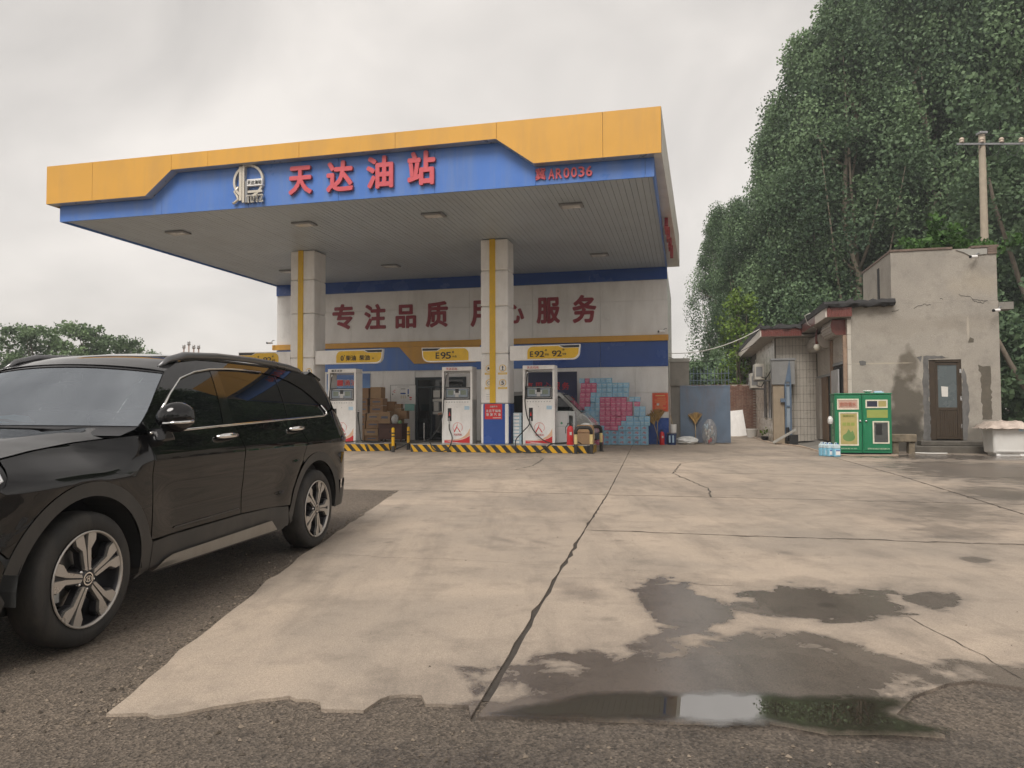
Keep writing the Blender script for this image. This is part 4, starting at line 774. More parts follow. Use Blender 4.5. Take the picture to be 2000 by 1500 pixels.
for s in (-1, 1):
    MB().box(1.52, 1.70, min(s*.45, s*.70), max(s*.45, s*.70), .70, .86).build('headlight', m_lgrey, van, bevel=.03); MB().box(.95, 1.03, min(s*.76, s*.90), max(s*.76, s*.90), 1.16, 1.36).build('mirror', m_black, van, bevel=.02)
    for x in (1.12, -1.18):
        wv = MB().lathe([(.17, -.09), (.27, -.09), (.29, -.06), (.29, .06), (.27, .09), (.17, .09), (.17, -.09)], 22, (x, s*.67, .29), 'y').build('wheel', m_tyre, van, smooth=35); MB().lathe([(0, -.05), (.17, -.07), (.17, .07), (0, .05)], 18, (x, s*.67, .29), 'y').build('rim', m_lgrey, wv, smooth=35)
# ---- brooms, buckets and bags by the shop corner
m_straw = M('straw', (.40, .26, .10), .8, var=.25, vs=14); m_stick = M('broom_stick', (.45, .34, .20), .6, var=.15, vs=9)
def broom(lx, ly, tilt, label, h=1.25):
    t = sthing('broom', label, 'broom', lx, ly, 0, group='straw brooms'); d = Vector((math.sin(tilt), .12, math.cos(tilt))).normalized(); nk = d*(h*.62)
    MB().tube([(0, 0, .01), tuple(d*h*.35), tuple(nk)], .014, 7).build('handle', m_stick, t, smooth=True)
    a = Vector((math.cos(tilt), 0, -math.sin(tilt))); q = MB()
    for k in range(46):
        u = random.uniform(-1, 1); v = random.uniform(-1, 1); L_ = h*.36*(1-.18*u*u)*random.uniform(.85, 1.03)
        p1 = nk+d*L_*.5+a*u*.12+Vector((0, v*.03, 0)); p2 = nk+d*L_+a*u*.27+Vector((0, v*.045, 0)); q.tube([tuple(nk+a*u*.02), tuple(p1), tuple(p2)], [.010, .014, .008], 4)
    q.build('bristles', m_straw, t); MB().tube([tuple(nk-d*.02), tuple(nk+d*.06)], .03, 8).build('binding', m_tape, t)
broom(-.30, -.30, -.30, 'straw broom with its fan up, its handle slanting to the right beside the cartons'); broom(-.42, -.22, .02, 'straw broom standing nearly upright behind the slanting broom', 1.35); broom(.95, .55, -.01, 'straw broom standing head up against the blue gate', 1.2)
m_bbl = M('blue_tub', (.03, .06, .17), .4, var=.12)
t = sthing('blue_bucket', 'dark blue bucket with pale labels by the shop corner', 'bucket', .10, -.2, 0); MB().lathe([(0, 0), (.14, 0), (.17, .40), (.175, .42), (.155, .42), (.14, .03), (0, .03)], 18).build('body', m_bbl, t, smooth=40); MB().box(-.10, -.04, -.166, -.158, .08, .34).box(.02, .08, -.166, -.158, .08, .34).build('label_strip', m_lblue, t); MB().lathe([(0, .43), (.18, .43), (.18, .40), (.172, .40)], 18).build('lid', m_grey, t)
t = sthing('white_bucket', 'white bucket with a stick in it on top of the blue bucket', 'bucket', .16, -.18, .435); MB().lathe([(0, 0), (.10, 0), (.12, .30), (.108, .30), (.09, .02), (0, .02)], 16).build('body', m_whitep, t, smooth=40); MB().tube([(.03, 0, .02), (-.10, .05, .62)], .012, 6).build('stick', m_stick, t)
crumple('plastic_sheet_heap', 'heap of crumpled white plastic on the ground before the blue gate', .62, .05, 0, .36, .22, .30, m_film, 21, 'plastic', .7, amp=.2)
m_clear = M('clear_bag_film', (.46, .45, .44), .2, var=.3, vs=9, alpha=.34)
b_ = crumple('clear_rubbish_bag', 'tall clear rubbish bag full of bottles against the blue gate', 1.43, .2, 0, .27, .2, .92, m_clear, 33, 'bag', .55, amp=.06)
for k in range(26): MB().lathe([(0, 0), (.035, .01), (.035, .12), (.012, .16), (0, .165)], 7, (random.uniform(-.17, .17), random.uniform(-.1, .1), random.uniform(.03, .62))).build('bottle', random.choice([m_lblue, m_paper, m_redp, m_lgrey]), b_, smooth=True)
# ------------------------------------------------------------------ gate, walls and the buildings on the right
m_bgate = M('faded_blue_steel', (.135, .185, .255), .5, .1, var=.14, vs=2, dirt=((.17, .13, .12), .65, 2.2))
t = sthing('gate_pillar', 'grey rendered pillar with a projecting block joining the shop and the blue gate', 'pillar', 0, .8, 0)
MB().box(.05, .46, .05, .6, 0, 2.15).build('shaft', m_cconc, t); MB().box(.04, .74, 0, .65, 2.152, 3.05).build('block', m_cconc, t, bevel=.01); MB().box(.02, .76, -.03, .68, 3.052, 3.19).build('cap', M('pale_render', (.34, .33, .30), .85, var=.12, dirt=((.2, .19, .17), .5, 2)), t, bevel=.012)
t = sthing('steel_gate', 'faded blue sheet steel gate leaf with a bar grille on top', 'gate', 0, .78, 0)
MB().box(.40, 2.2, -.02, .0, .06, 2.15).build('sheet', m_bgate, t)
for a in ((.40, 2.2, 2.10, 2.16), (.40, 2.2, .04, .10), (.40, .46, .1, 2.1), (2.14, 2.2, .1, 2.1)): MB().box(a[0], a[1], -.035, .02, a[2], a[3]).build('frame_rail', m_bgate, t)
for k in range(12): MB().tube([(.78+k*.125, 0, 2.15), (.78+k*.125, 0, 2.78+.05*(k % 3))], .010, 5).build('grille_bar', m_bgate, t)
for z in (2.35, 2.6): MB().tube([(.76, 0, z), (2.2, 0, z)], .010, 5).build('grille_bar', m_bgate, t)
m_brick = M('old_brick', (.20, .105, .075), .85, var=.3, vs=9, bump=.4, bs=60, dirt=((.42, .34, .27), .6, 6))
t = sthing('brick_wall', 'old red brick boundary wall behind the blue gate', 'wall', 1.2, 9.6, 0)
MB().box(-1, 2.75, .02, .24, 0, 2.46).build('mortar_bed', M('mortar', (.36, .31, .26), .9, var=.2, vs=9), t)
q = MB()
for r in range(38):
    for k in range(16):
        x = -1+k*.245+(.12 if r % 2 else 0)
        if x > 2.5: continue
        if r == 37 and random.random() < .35: continue
        d = random.uniform(-.012, .006); q.box(x+.006, x+.236, d-.01, .03, r*.065+.005, r*.065+.057)
o = q.build('brick', m_brick, t); o['kind'] = 'stuff'
t = sthing('leaning_board', 'white board leaning on the brick wall beside the blue gate', 'board', 3.02, 8.7, 0, R(6)); MB().box(-.42, .36, 0, .03, 0, 1.25).build('panel', m_whitep, t); t.rotation_euler[0] = R(-14); t.rotation_euler[1] = R(-6)
t = sthing('white_pail', 'small white pail on the ground at the foot of the tiled house', 'bucket', 3.5, 7.6, 0); MB().lathe([(0, 0), (.2, 0), (.26, .36), (.24, .36), (.18, .02), (0, .02)], 16).build('body', m_paper, t, smooth=40); MB().lathe([(.25, .34), (.275, .35), (.275, .38), (.25, .38)], 16).build('rim', m_whitep, t)
# ---- long tiled house (low part) + shutter part
m_tile = M('white_wall_tile', (.52, .48, .42), .3, var=.07, vs=3, dirt=((.30, .26, .21), .5, 1.4)); m_grout = M('dark_grout', (.09, .08, .07), .9, var=.2, vs=6)
m_rtile = M('red_brown_tile', (.16, .05, .04), .35, var=.18, vs=8); m_tar = M('tar_felt', (.022, .021, .021), .75, var=.4, vs=3, bump=.8, bs=12); m_soft = M('dusty_soffit', (.36, .335, .30), .8, var=.12, dirt=((.2, .18, .15), .5, 1.2)); m_eave = M('cream_eave', (.66, .60, .53), .5, var=.06, vs=3)
th = sthing('tiled_house', 'low white tiled house with red tile eaves, roller shutters and a tarred roof', 'house', 0, 0, 0)
MB().box(3.87, 9.2, 1.53, 15, 0, 3.92).build('wall', m_grout, th); MB().box(5.37, 5.46, -3.58, 1.53, 0, 4.02).build('wall', M('grimy_wall', (.30, .27, .235), .8, var=.15, dirt=((.14, .12, .1), .5, 1.5)), th)
wt = .118; me = MB().box(.005, wt-.005, -.014, .01, .005, .295).mesh('tile', m_tile)
for i in range(12):
    for j in range(13): o = link('tile', me, th); o.location = (3.90+i*wt, 1.525+random.uniform(-.002, .002), .02+j*.3)
me2 = MB().box(-.012, .01, .004, .596, .003, .297).mesh('tile', m_tile)
for i in range(13):
    for j in range(13):
        if i > 11 and j > 11: continue
        if 3 <= j <= 7 and i in (2, 5): continue
        o = link('tile', me2, th); o.location = (3.865+random.uniform(-.002, .002), 1.56+i*.6, .02+j*.3)
for y in (1.56+2*.6, 1.56+5*.6):
    wn = MB().box(3.83, 3.87, y+.02, y+.58, .92, 2.42).build('window', m_glassd, th); MB().box(3.81, 3.829, y+.0, y+.06, .9, 2.44).box(3.81, 3.829, y+.54, y+.6, .9, 2.44).box(3.81, 3.829, y+.06, y+.54, 2.38, 2.44).build('frame', m_grey, wn); MB().box(3.76, 3.83, y-.03, y+.63, .84, .9).build('sill', m_tile, wn)
# roofs
rf = MB().box(3.32, 9.2, .88, 15.2, 3.925, 3.98).build('roof', m_soft, th)
MB().box(3.30, 3.335, .9, 15.2, 3.93, 4.2).build('eave_board', m_eave, rf)
for k in range(22): MB().box(3.34+k*.063, 3.34+k*.063+.057, .86, .89, 3.93, 4.21).build('red_tile', m_rtile, rf)
def ragged(x0, x1, y0, y1, z0, z1, seed, nx=14, ny=4, amp=.05):
    rnd = random.Random(seed); rows = []
    for i in range(nx+1):
        x = x0+(x1-x0)*i/nx; a, b = rnd.gauss(0, amp), rnd.gauss(0, amp)
        rows.append([(x, y0+rnd.gauss(0, amp*.5), z0+rnd.gauss(0, amp*.4)), (x, y0-abs(rnd.gauss(0, amp*.4)), (z0+z1)/2), (x, y0+.05, z1+a*.6), (x, (y0+y1)/2, z1+.02), (x, y1, z1+b*.5), (x, y1, z0)])
    mb = MB().grid(rows, closed=True); mb.poly(rows[0]); mb.poly(rows[-1][::-1]); return mb
ragged(3.28, 4.8, .84, 15.2, 4.205, 4.36, 2, 10).build('tar_felt', m_tar, rf, smooth=50); ragged(4.8, 9.2, 1.6, 15.2, 4.205, 4.34, 3, 10).build('tar_felt', m_tar, rf, smooth=50)
r2 = MB().box(4.76, 5.46, -3.75, 1.55, 4.025, 4.08).build('roof', m_soft, th)
MB().box(4.735, 4.775, -3.76, -1.9, 4.03, 4.31).build('eave_board', m_eave, r2); MB().box(4.735, 4.775, -1.895, 1.5, 4.03, 4.31).build('eave_board', m_rtile, r2)
for k in range(11): MB().box(4.78+k*.063, 4.78+k*.063+.057, -3.79, -3.755, 4.03, 4.31).build('red_tile', m_rtile, r2)
ragged(4.70, 6.65, -3.86, -3.3, 4.315, 4.50, 5, 16, amp=.06).build('tar_felt', m_tar, r2, smooth=50); ragged(4.70, 5.5, -3.3, 1.5, 4.315, 4.47, 6, 12).build('tar_felt', m_tar, r2, smooth=50)
# shutters on the yard side (faces -x)
m_slat = M('dusty_shutter', (.50, .46, .41), .45, .2, var=.1, dirt=((.24, .2, .16), .5, 2))
def shutter(y0, y1, zb, zt, zbox, capm):
    rows = []; n = int((zt-zb)/.045)
    for i in range(n*2+1):
        z = zb+(zt-zb)*i/(n*2); rows.append([(5.30-(.018 if i % 2 else 0), y, z) for y in (y0, y1)])
    s = MB().grid(rows).build('roller_shutter', m_slat, th, smooth=50); MB().box(5.27, 5.32, y0, y1, zb-.08, zb).build('bottom_rail', m_grey, s)
    c = (0, 0, 0); prof = [(5.36, zbox+.46), (4.98, zbox+.46), (4.93, zbox+.3), (4.97, zbox+.1), (5.08, zbox), (5.36, zbox)]
    q = MB()
    for k in range(len(prof)-1):
        a, b = prof[k], prof[k+1]
        for j in range(4):
            u0, u1 = j/4, (j+1)/4; lerp = lambda u: (a[0]+(b[0]-a[0])*u, a[1]+(b[1]-a[1])*u); p, r_ = lerp(u0), lerp(u1); off = .012*(j % 2)
            q.poly([(p[0]+off, y0, p[1]), (r_[0]+off, y0, r_[1]), (r_[0]+off, y1, r_[1]), (p[0]+off, y1, p[1])])
    bx_ = q.build('shutter_box', m_slat, s, clean=False)
    MB().prism(prof, y0-.012, y0, 'y').build('end_cap', capm, s); MB().prism(prof, y1, y1+.012, 'y').build('end_cap', capm, s)
shutter(-3.40, -1.75, 2.72, 3.55, 3.52, m_rtile); shutter(-1.35, 1.2, 2.45, 3.35, 3.30, m_slat)
for y in (-3.47, -1.68, -1.42): MB().box(5.26, 5.36, y-.05, y+.05, .1, 3.5).build('door_post', M('rusty_post', (.30, .21, .15), .7, var=.25, vs=6), th)
MB().box(5.29, 5.355, -3.40, -1.75, .1, 2.6).build('recess', m_dark, th); MB().box(5.29, 5.355, -1.35, 1.2, .1, 2.4).build('recess', m_dark, th)
MB().box(5.20, 5.24, -2.95, -1.85, .2, 2.5).build('door_leaf', M('chalky_door', (.40, .40, .40), .6, var=.2, vs=3, dirt=((.12, .11, .1), .6, 2)), th); MB().box(5.22, 5.28, -.9, .0, .2, 2.35).build('door_leaf', M('brown_door_old', (.14, .09, .055), .6, var=.2), th); MB().box(5.2, 5.28, .35, 1.1, .2, 2.35).build('door_leaf', M('grimy_wall', (.3, .27, .235)), th)
structure(MB().prism([(4.55, .0), (5.3, .16), (5.3, -.03), (4.55, -.03)], -4.6, 1.5, 'y').build('door_ramp', m_cconc, loc=SP(0, 0), rz=AN))
# gate post with steel box, blue gate edge
t = sthing('gate_post', 'brown rendered gate post with a grey steel box on top and blue gate hinges', 'gate post', 0, 1.1, 0)
MB().box(3.74, 4.12, 0, .36, 0, 2.16).build('shaft', M('tan_render', (.33, .265, .19), .85, var=.15, dirt=((.18, .14, .1), .4, 2)), t, bevel=.01); MB().box(3.70, 4.50, -.05, .40, 2.17, 3.06).build('steel_box', M('weathered_grey', (.25, .25, .245), .5, .2, var=.12, dirt=((.13, .13, .13), .5, 2)), t, bevel=.008); MB().box(3.68, 4.53, -.08, .42, 3.062, 3.13).build('box_lid', m_grey, t)
m_blp = M('blue_gate_paint', (.11, .165, .24), .45, .1, var=.2, vs=4, dirt=((.15, .13, .12), .4, 4))
MB().box(4.13, 4.18, -.10, .0, .25, 2.25).box(4.30, 4.36, -.10, .0, .0, 2.25).box(4.18, 4.30, -.09, -.02, 2.15, 2.2).box(4.18, 4.30, -.09, -.02, 1.35, 1.4).box(4.18, 4.30, -.09, -.02, .5, .56).build('gate_edge', m_blp, t); MB().box(4.18, 4.30, -.05, -.04, .56, 2.15).build('gate_sheet', M('pale_blue_grey', (.28, .33, .38), .5, var=.15), t); MB().box(3.98, 4.13, -.11, -.02, 1.52, 1.66).build('lock_box', m_blp, t)
MB().prism([(4.15, 2.26), (4.36, 2.26), (4.34, 2.75), (4.31, 3.1)], -.075, -.06).build('peeling_bracket', m_blp, t); MB().tube([(4.2, -.15, .1), (4.2, -.1, .6)], .06, 8).build('rubber_sleeve', m_rubber, t)
t = sthing('fallen_slab', 'pale slab leaning at the foot of the gate post', 'slab', 4.1, .55, 0, R(-8)); q = MB().box(-.5, .42, -.1, .1, 0, .09).build('slab', M('pale_render', (.34, .33, .3)), t, bevel=.01); q.rotation_euler = (0, R(-32), 0); q.location = (0, 0, .28); MB().box(.1, .4, -.1, .1, 0, .35).build('prop', m_dark, t)
# air conditioners
m_ac = M('aged_white_plastic', (.56, .53, .47), .45, var=.07, vs=4, dirt=((.30, .27, .22), .5, 3))
for ly, z, lb in ((2.6, 2.42, 'outdoor air conditioner nearest the steel box on the tiled house'), (4.6, 2.15, 'outdoor air conditioner further back on the tiled house')):
    t = sthing('air_conditioner', lb, 'air conditioner', 3.86, ly, z, group='outdoor air conditioners'); MB().box(-.62, -.28, 0, .85, 0, .62).build('casing', m_ac, t, bevel=.015)
    gr = MB().ring(.20, .235, (0, 0, 0), 0, .012, 24).build('fan_guard', m_grey, t); gr.location = (-.635, .52, .31); gr.rotation_euler = (0, 0, PI/2)
    for y in (.12, .7): MB().box(-.62, 0, y, y+.04, -.05, -.01).build('bracket', m_grey, t)
    MB().box(-.58, -.34, -.012, -.001, .12, .5).build('grille', m_grey, t); MB().tube([(-.4, .02, .1), (-.2, -.05, .05), (-.05, -.02, .3), (0, 0, .5)], .02, 6).build('pipe', m_rubber, t, smooth=True)
t = sthing('globe_lamp', 'white globe lamp on a curved rusty arm under the shutter eave', 'lamp', 4.93, -1.05, 3.34)
MB().lathe([(0, -.115), (.06, -.10), (.10, -.057), (.115, 0), (.10, .057), (.06, .10), (0, .115)], 20).build('globe', M('milk_glass', (.72, .68, .58), .3, var=.03), t, smooth=True); MB().tube([(0, 0, .1), (-.03, 0, .22), (-.02, .0, .45), (.02, .0, .60)], [.05, .035, .03, .03], 8).build('arm', m_rtile, t, smooth=True)
MB().tube([(.0, -.02, .62), (-.3, -.1, .78), (-.42, -.3, 1.05), (-.25, -.35, 1.12)], .012, 6).build('conduit', m_paper, t, smooth=True)
# ---- grey rendered two-storey block
def wall_mat():
    m = ground_mat('stained_render', (.385, .35, .30), (.30, .275, .24), .9, [], (60, .10), bumpk=.5, stain=.5)
    nt = m.node_tree; N = nt.nodes.new; L = nt.links.new; P = nt.nodes['Principled BSDF']; src = P.inputs['Base Color'].links[0].from_socket
    g = N('ShaderNodeTexCoord'); nz = N('ShaderNodeTexNoise'); nz.inputs['Scale'].default_value = 2.2; nz.inputs['Detail'].default_value = 8; L(g.outputs['Object'], nz.inputs[0]); last = src
    def ell(cx, cz, rx, rz, soft, amt, col):
        nonlocal last
        mp = N('ShaderNodeMapping'); mp.vector_type = 'TEXTURE'; mp.inputs['Location'].default_value = (cx, 0, cz); mp.inputs['Scale'].default_value = (rx, 1e4, rz); L(g.outputs['Object'], mp.inputs[0])
        ln = N('ShaderNodeVectorMath'); ln.operation = 'LENGTH'; L(mp.outputs[0], ln.inputs[0]); r0 = N('ShaderNodeMapRange'); r0.inputs[1].default_value = .3; r0.inputs[2].default_value = .7; r0.inputs[3].default_value = -.3; r0.inputs[4].default_value = .3; L(nz.outputs[0], r0.inputs[0])
        ad = N('ShaderNodeMath'); ad.operation = 'ADD'; L(ln.outputs['Value'], ad.inputs[0]); L(r0.outputs[0], ad.inputs[1])
        r = N('ShaderNodeMapRange'); r.inputs[1].default_value = 1-soft; r.inputs[2].default_value = 1; r.inputs[3].default_value = amt; r.inputs[4].default_value = 0; L(ad.outputs[0], r.inputs[0])
        mx = N('ShaderNodeMix'); mx.data_type = 'RGBA'; L(r.outputs[0], mx.inputs[0]); L(last, mx.inputs[6]); mx.inputs[7].default_value = (*col, 1); last = mx.outputs[2]
    ell(6.95, 1.3, .55, 1.15, .35, .85, (.085, .073, .055)); ell(7.0, 2.55, .34, .55, .4, .75, (.10, .083, .06)); ell(6.9, .4, .95, .75, .5, .9, (.06, .053, .042)); ell(8.6, .35, 1.0, .5, .5, .7, (.09, .08, .065)); ell(8.9, 4.9, 1.0, .45, .8, .35, (.40, .34, .25)); ell(6.9, 3.7, 1.6, .35, .5, .3, (.24, .21, .17)); ell(8.6, 3.75, .9, .3, .5, .3, (.235, .205, .165)); ell(8.62, 3.6, .045, .42, .6, .6, (.5, .44, .36)); ell(6.2, 2.62, .9, .03, .5, .7, (.46, .40, .31))
    L(last, P.inputs['Base Color']); return m
m_rend = wall_mat()
cb = sthing('rendered_block', 'grey cement rendered two storey block with a stained wall and a single door', 'building', 0, 0, 0)
q = MB().box(5.47, 7.56, -3.6, 2.5, 0, 4.38).box(8.42, 9.42, -3.6, 2.5, 0, 4.38).box(7.56, 8.42, -3.6, 2.5, 2.7, 4.38).build('wall', m_rend, cb)
MB().box(6.60, 9.40, -3.6, -.1, 4.382, 5.93).build('upper_wall', m_rend, cb); MB().box(7.56, 8.42, -3.3, -3.25, .2, 2.72).build('recess', m_dark, cb)
for k in range(8): MB().box(5.36, 5.465, -3.61, -3.3, .36+k*.45, .36+k*.45+.44).build('corner_tile', m_tile, cb)
me = MB().box(0, .235, 0, .22, 0, .06).mesh('brick', M('weathered_coping', (.17, .125, .10), .85, var=.3, vs=6))
for k in range(12):
    if k in (7, 8): continue
    o = link('brick', me, cb); o.location = (6.58+k*.24, -3.63, 5.935+random.uniform(0, .006))
for k in range(14): o = link('brick', me, cb); o.location = (6.60, -3.36+k*.24, 5.935); o.rotation_euler = (0, 0, PI/2); o.location.x = 6.80
for k in range(3): o = link('brick', me, cb); o.location = (9.17, -3.635, 5.935-.065*(k+1)+.002)
MB().prism([(8.35, 5.90), (8.55, 5.82), (8.7, 5.72), (9.15, 5.74), (9.16, 5.90)], -3.632, -3.603).build('loose_render', M('pale_render', (.34, .33, .3)), cb)
MB().box(9.42, 9.80, -3.62, -3.2, 4.12, 4.33).build('beam_end', m_cconc, cb); MB().box(6.575, 6.598, -2.3, -2.1, 4.5, 5.7).build('down_pipe', m_tar, cb); MB().prism([(-1.9, 4.4), (-2.2, 4.62), (-2.5, 4.4)], 6.45, 6.59, 'x').build('ridge_tile', m_rtile, cb)
def patch(pts, m, name='cement_patch', y=-3.607):
    rnd = random.Random(len(pts)*7+int(pts[0][0]*100)); P = []
    for i in range(len(pts)):
        a, b = pts[i], pts[(i+1) % len(pts)]; k = max(1, int(math.hypot(b[0]-a[0], b[1]-a[1])/.08))
        for j in range(k): P.append((a[0]+(b[0]-a[0])*j/k+rnd.gauss(0, .012), a[1]+(b[1]-a[1])*j/k+rnd.gauss(0, .012)))
    MB().prism(P, y, -3.601).build(name, m, cb)
m_pat = M('dark_cement', (.115, .112, .108), .85, var=.3, vs=4, bump=.4, bs=30, dirt=((.22, .21, .2), .5, 4)); m_pat2 = M('brown_cement', (.115, .10, .078), .9, var=.2, vs=5, bump=.4, bs=40)
patch([(7.36, .3), (7.56, .3), (7.56, 2.72), (8.1, 2.74), (7.8, 2.82), (7.42, 2.80), (7.40, 2.3), (7.38, 1.6), (7.40, 1.0)], m_pat); patch([(8.42, .35), (8.53, .35), (8.60, 1.2), (8.58, 1.9), (8.52, 2.3), (8.46, 2.45), (8.42, 2.3)], m_pat); patch([(8.86, 2.52), (9.17, 2.48), (9.18, .95), (8.92, .95), (8.92, 2.3), (8.86, 2.35)], m_pat2); patch([(7.33, 2.62), (7.24, 2.78), (7.38, 2.80)], m_pat)
patch([(5.70, 2.58), (5.86, 2.58), (5.86, 2.69), (5.70, 2.69)], m_pat); patch([(8.62, 3.2), (8.75, 3.18), (8.77, 3.3), (8.66, 3.33)], m_pat2)
for pts in ([(7.2, 4.25), (7.5, 4.33), (7.7, 4.28)], [(6.6, 4.15), (6.85, 4.22)], [(8.4, 4.58), (8.7, 4.5), (8.95, 4.40), (9.15, 4.36)], [(8.75, 4.42), (8.9, 4.33), (9.2, 4.38)], [(7.9, 4.5), (8.0, 4.46)]):
    P = []
    for a, b in zip(pts, pts[1:]):
        for j in range(5): P.append((a[0]+(b[0]-a[0])*j/5, a[1]+(b[1]-a[1])*j/5+random.gauss(0, .015)))
    q = MB()
    for a, b in zip(P, P[1:]): q.poly([(a[0], -3.604, a[1]-.008), (b[0], -3.604, b[1]-.006), (b[0], -3.604, b[1]+.006), (a[0], -3.604, a[1]+.008)])
    q.build('crack', m_dark, cb, clean=False)
m_bdoor = M('brown_door', (.045, .03, .017), .5, var=.2, vs=5)
d = MB().box(7.56, 7.74, -3.56, -3.5, .36, 2.70).box(8.36, 8.42, -3.58, -3.5, .36, 2.70).box(7.74, 8.36, -3.58, -3.5, 2.62, 2.70).build('door_frame', m_bdoor, cb)
lf = MB().box(7.74, 7.80, -3.57, -3.52, .38, 2.60).box(8.30, 8.36, -3.57, -3.52, .38, 2.60).box(7.80, 8.30, -3.57, -3.52, 2.54, 2.60).box(7.80, 8.30, -3.57, -3.52, 1.22, 1.30).box(7.80, 8.30, -3.57, -3.52, .38, .44).build('door', m_bdoor, cb)
MB().box(7.80, 8.30, -3.555, -3.535, 1.30, 2.54).build('glass_panel', M('frosted_blue_grey', (.10, .12, .125), .25, var=.05), lf)
for k in range(9): MB().box(7.80+k*.0555, 7.80+k*.0555+.05, -3.556, -3.53, .44, 1.22).build('slat', m_bdoor, lf)
MB().prism([(7.90, 1.62), (8.06, 1.61), (8.07, 1.90), (7.89, 1.92)], -3.560, -3.556).build('paper_note', m_paper, lf)
for z in (.7, 1.5, 2.3): MB().box(8.37, 8.42, -3.59, -3.575, z, z+.12).build('hinge', m_steel, d)
st = structure(MB().box(6.9, 9.5, -4.25, -3.60, -.03, .2).box(7.2, 9.3, -3.99, -3.602, .2, .34).build('door_step', M('wet_step', (.10, .09, .075), .5, var=.25, vs=4, bump=.4, bs=20), loc=SP(0, 0), rz=AN, bevel=.02))
cctv(8.85, -3.72, 5.66, R(-150), 'white camera near the roof edge of the rendered block'); cctv(9.38, -3.75, 4.08, R(-145), 'white camera under the beam end of the rendered block')
# ---- water vending machine
m_green = M('green_paint', (.014, .19, .085), .35, var=.07, vs=4, dirt=((.02, .13, .06), .4, 3)); m_cream = M('cream_trim', (.72, .68, .55), .5, var=.12, vs=9, dirt=((.3, .22, .12), .4, 12)); m_khaki = M('khaki_poster', (.40, .34, .13), .5, var=.12, vs=5); m_ygr = M('yellow_green_panel', (.28, .33, .08), .45, var=.12)
v = sthing('water_vending_machine', 'green double cabinet water vending machine with cream framed panels', 'vending machine', 4.66, -5.3, .05)
for a, b in ((0, .70), (.712, 1.45)):
    c = MB().box(a, b, 0, .62, 0, 1.62).build('cabinet', m_green, v, bevel=.01)
    dd = MB().box(a+.03, b-.03, -.018, -.001, .07, 1.58).build('door', m_green, v, bevel=.006)
MB().box(-.015, 1.465, -.02, .64, 1.622, 1.655).build('top', m_green, v, bevel=.006); MB().box(.02, 1.43, .03, .6, -.06, 0).build('plinth', m_dark, v)
def framed(x0, x1, z0, z1, inner, w=.035):
    f = MB().box(x0, x1, -.032, -.019, z1-w, z1).box(x0, x1, -.032, -.019, z0, z0+w).box(x0, x0+w, -.032, -.019, z0+w, z1-w).box(x1-w, x1, -.032, -.019, z0+w, z1-w).build('frame', m_cream, v); MB().box(x0+w, x1-w, -.024, -.019, z0+w, z1-w).build('panel', inner, f); return f
f = framed(.06, .62, 1.20, 1.50, M('faded_pink_panel', (.50, .33, .26), .5, var=.12)); letters(f, '自动售水', .13, .55, 1.35, .12, -.0245, M('faded_red_ink', (.50, .18, .12), .6, var=.2), .001, .01)
f = framed(.10, .60, .20, 1.13, m_khaki); q = [(0, .0)]; drop = [(.35+.16*math.cos(a)*(1 if math.sin(a) < .5 else .8), .44+.12*math.sin(a)) for a in np.linspace(PI*.85, PI*2.15, 16)]+[(.45, .62), (.40, .57), (.345, .66), (.29, .55)]
MB().prism(drop, -.027, -.0245).build('water_drop_print', M('dull_green_print', (.14, .25, .08), .5, var=.12), f); letters(f, '健康好水', .20, .50, 1.03, .055, -.0245, m_ygr, .001, .01)
for k in range(3): MB().box(.19+k*.11, .28+k*.11, -.026, -.0245, .75, .84).build('print_block', m_ygr, f)
f = framed(.79, 1.35, 1.24, 1.47, M('dark_screen', (.04, .045, .07), .2, var=.05)); MB().box(1.09, 1.115, -.034, -.019, 1.275, 1.435).build('mullion', m_cream, f); MB().box(1.118, 1.315, -.0265, -.0245, 1.275, 1.435).build('panel', m_khaki, f)
MB().box(.82, 1.35, -.022, -.0185, .97, 1.19).build('price_plate', m_ygr, v)
f = framed(.96, 1.38, .26, .88, M('scratched_window', (.10, .105, .10), .25, .2, var=.25, vs=4)); f2 = MB().box(1.04, 1.20, -.03, -.0245, .5, .8).build('dispensing_bay', m_dark, f)
for x in (.645, .80): MB().lathe([(0, -.05), (.028, -.045), (.03, -.02), (.015, -.019)], 12, (x, 0, .88), 'y').build('knob', m_steel, v, smooth=True)
printed(v, '深圳市自动售水设备有限公司', 1.10, .12, .045, -.0195, M('pale_ink', (.6, .66, .5), .5, var=.1), .55); printed(v, '自动售水机', .35, .12, .03, -.0195, M('pale_ink', (.6, .66, .5)), .4)
s_ = printed(v, '自\n动\n售\n水\n机', 0, .8, 1.15, -.002, M('pale_ink', (.6, .66, .5)), .10); s_.rotation_euler = (0, 0, -PI/2); s_.location = (-.003, .3, .82)
t = sthing('white_bowl', 'white bowl upside on top of the green vending machine', 'bowl', 5.58, -5.0, 1.71); MB().lathe([(0, 0), (.06, 0), (.11, .05), (.12, .075), (.10, .07), (.05, .015), (0, .012)], 20).build('bowl', m_whitep, t, smooth=True)
t = sthing('folded_cloth', 'pale folded cloth beside the bowl on the green machine', 'cloth', 5.86, -5.0, 1.71); MB().box(-.12, .12, -.08, .08, 0, .035).box(-.1, .08, -.07, .06, .036, .055).build('cloth', m_lblue, t, bevel=.012)
crumple('tied_bag', 'white plastic bag tied to the left side of the green machine', 4.55, -5.25, .85, .07, .07, .22, m_film, 41)
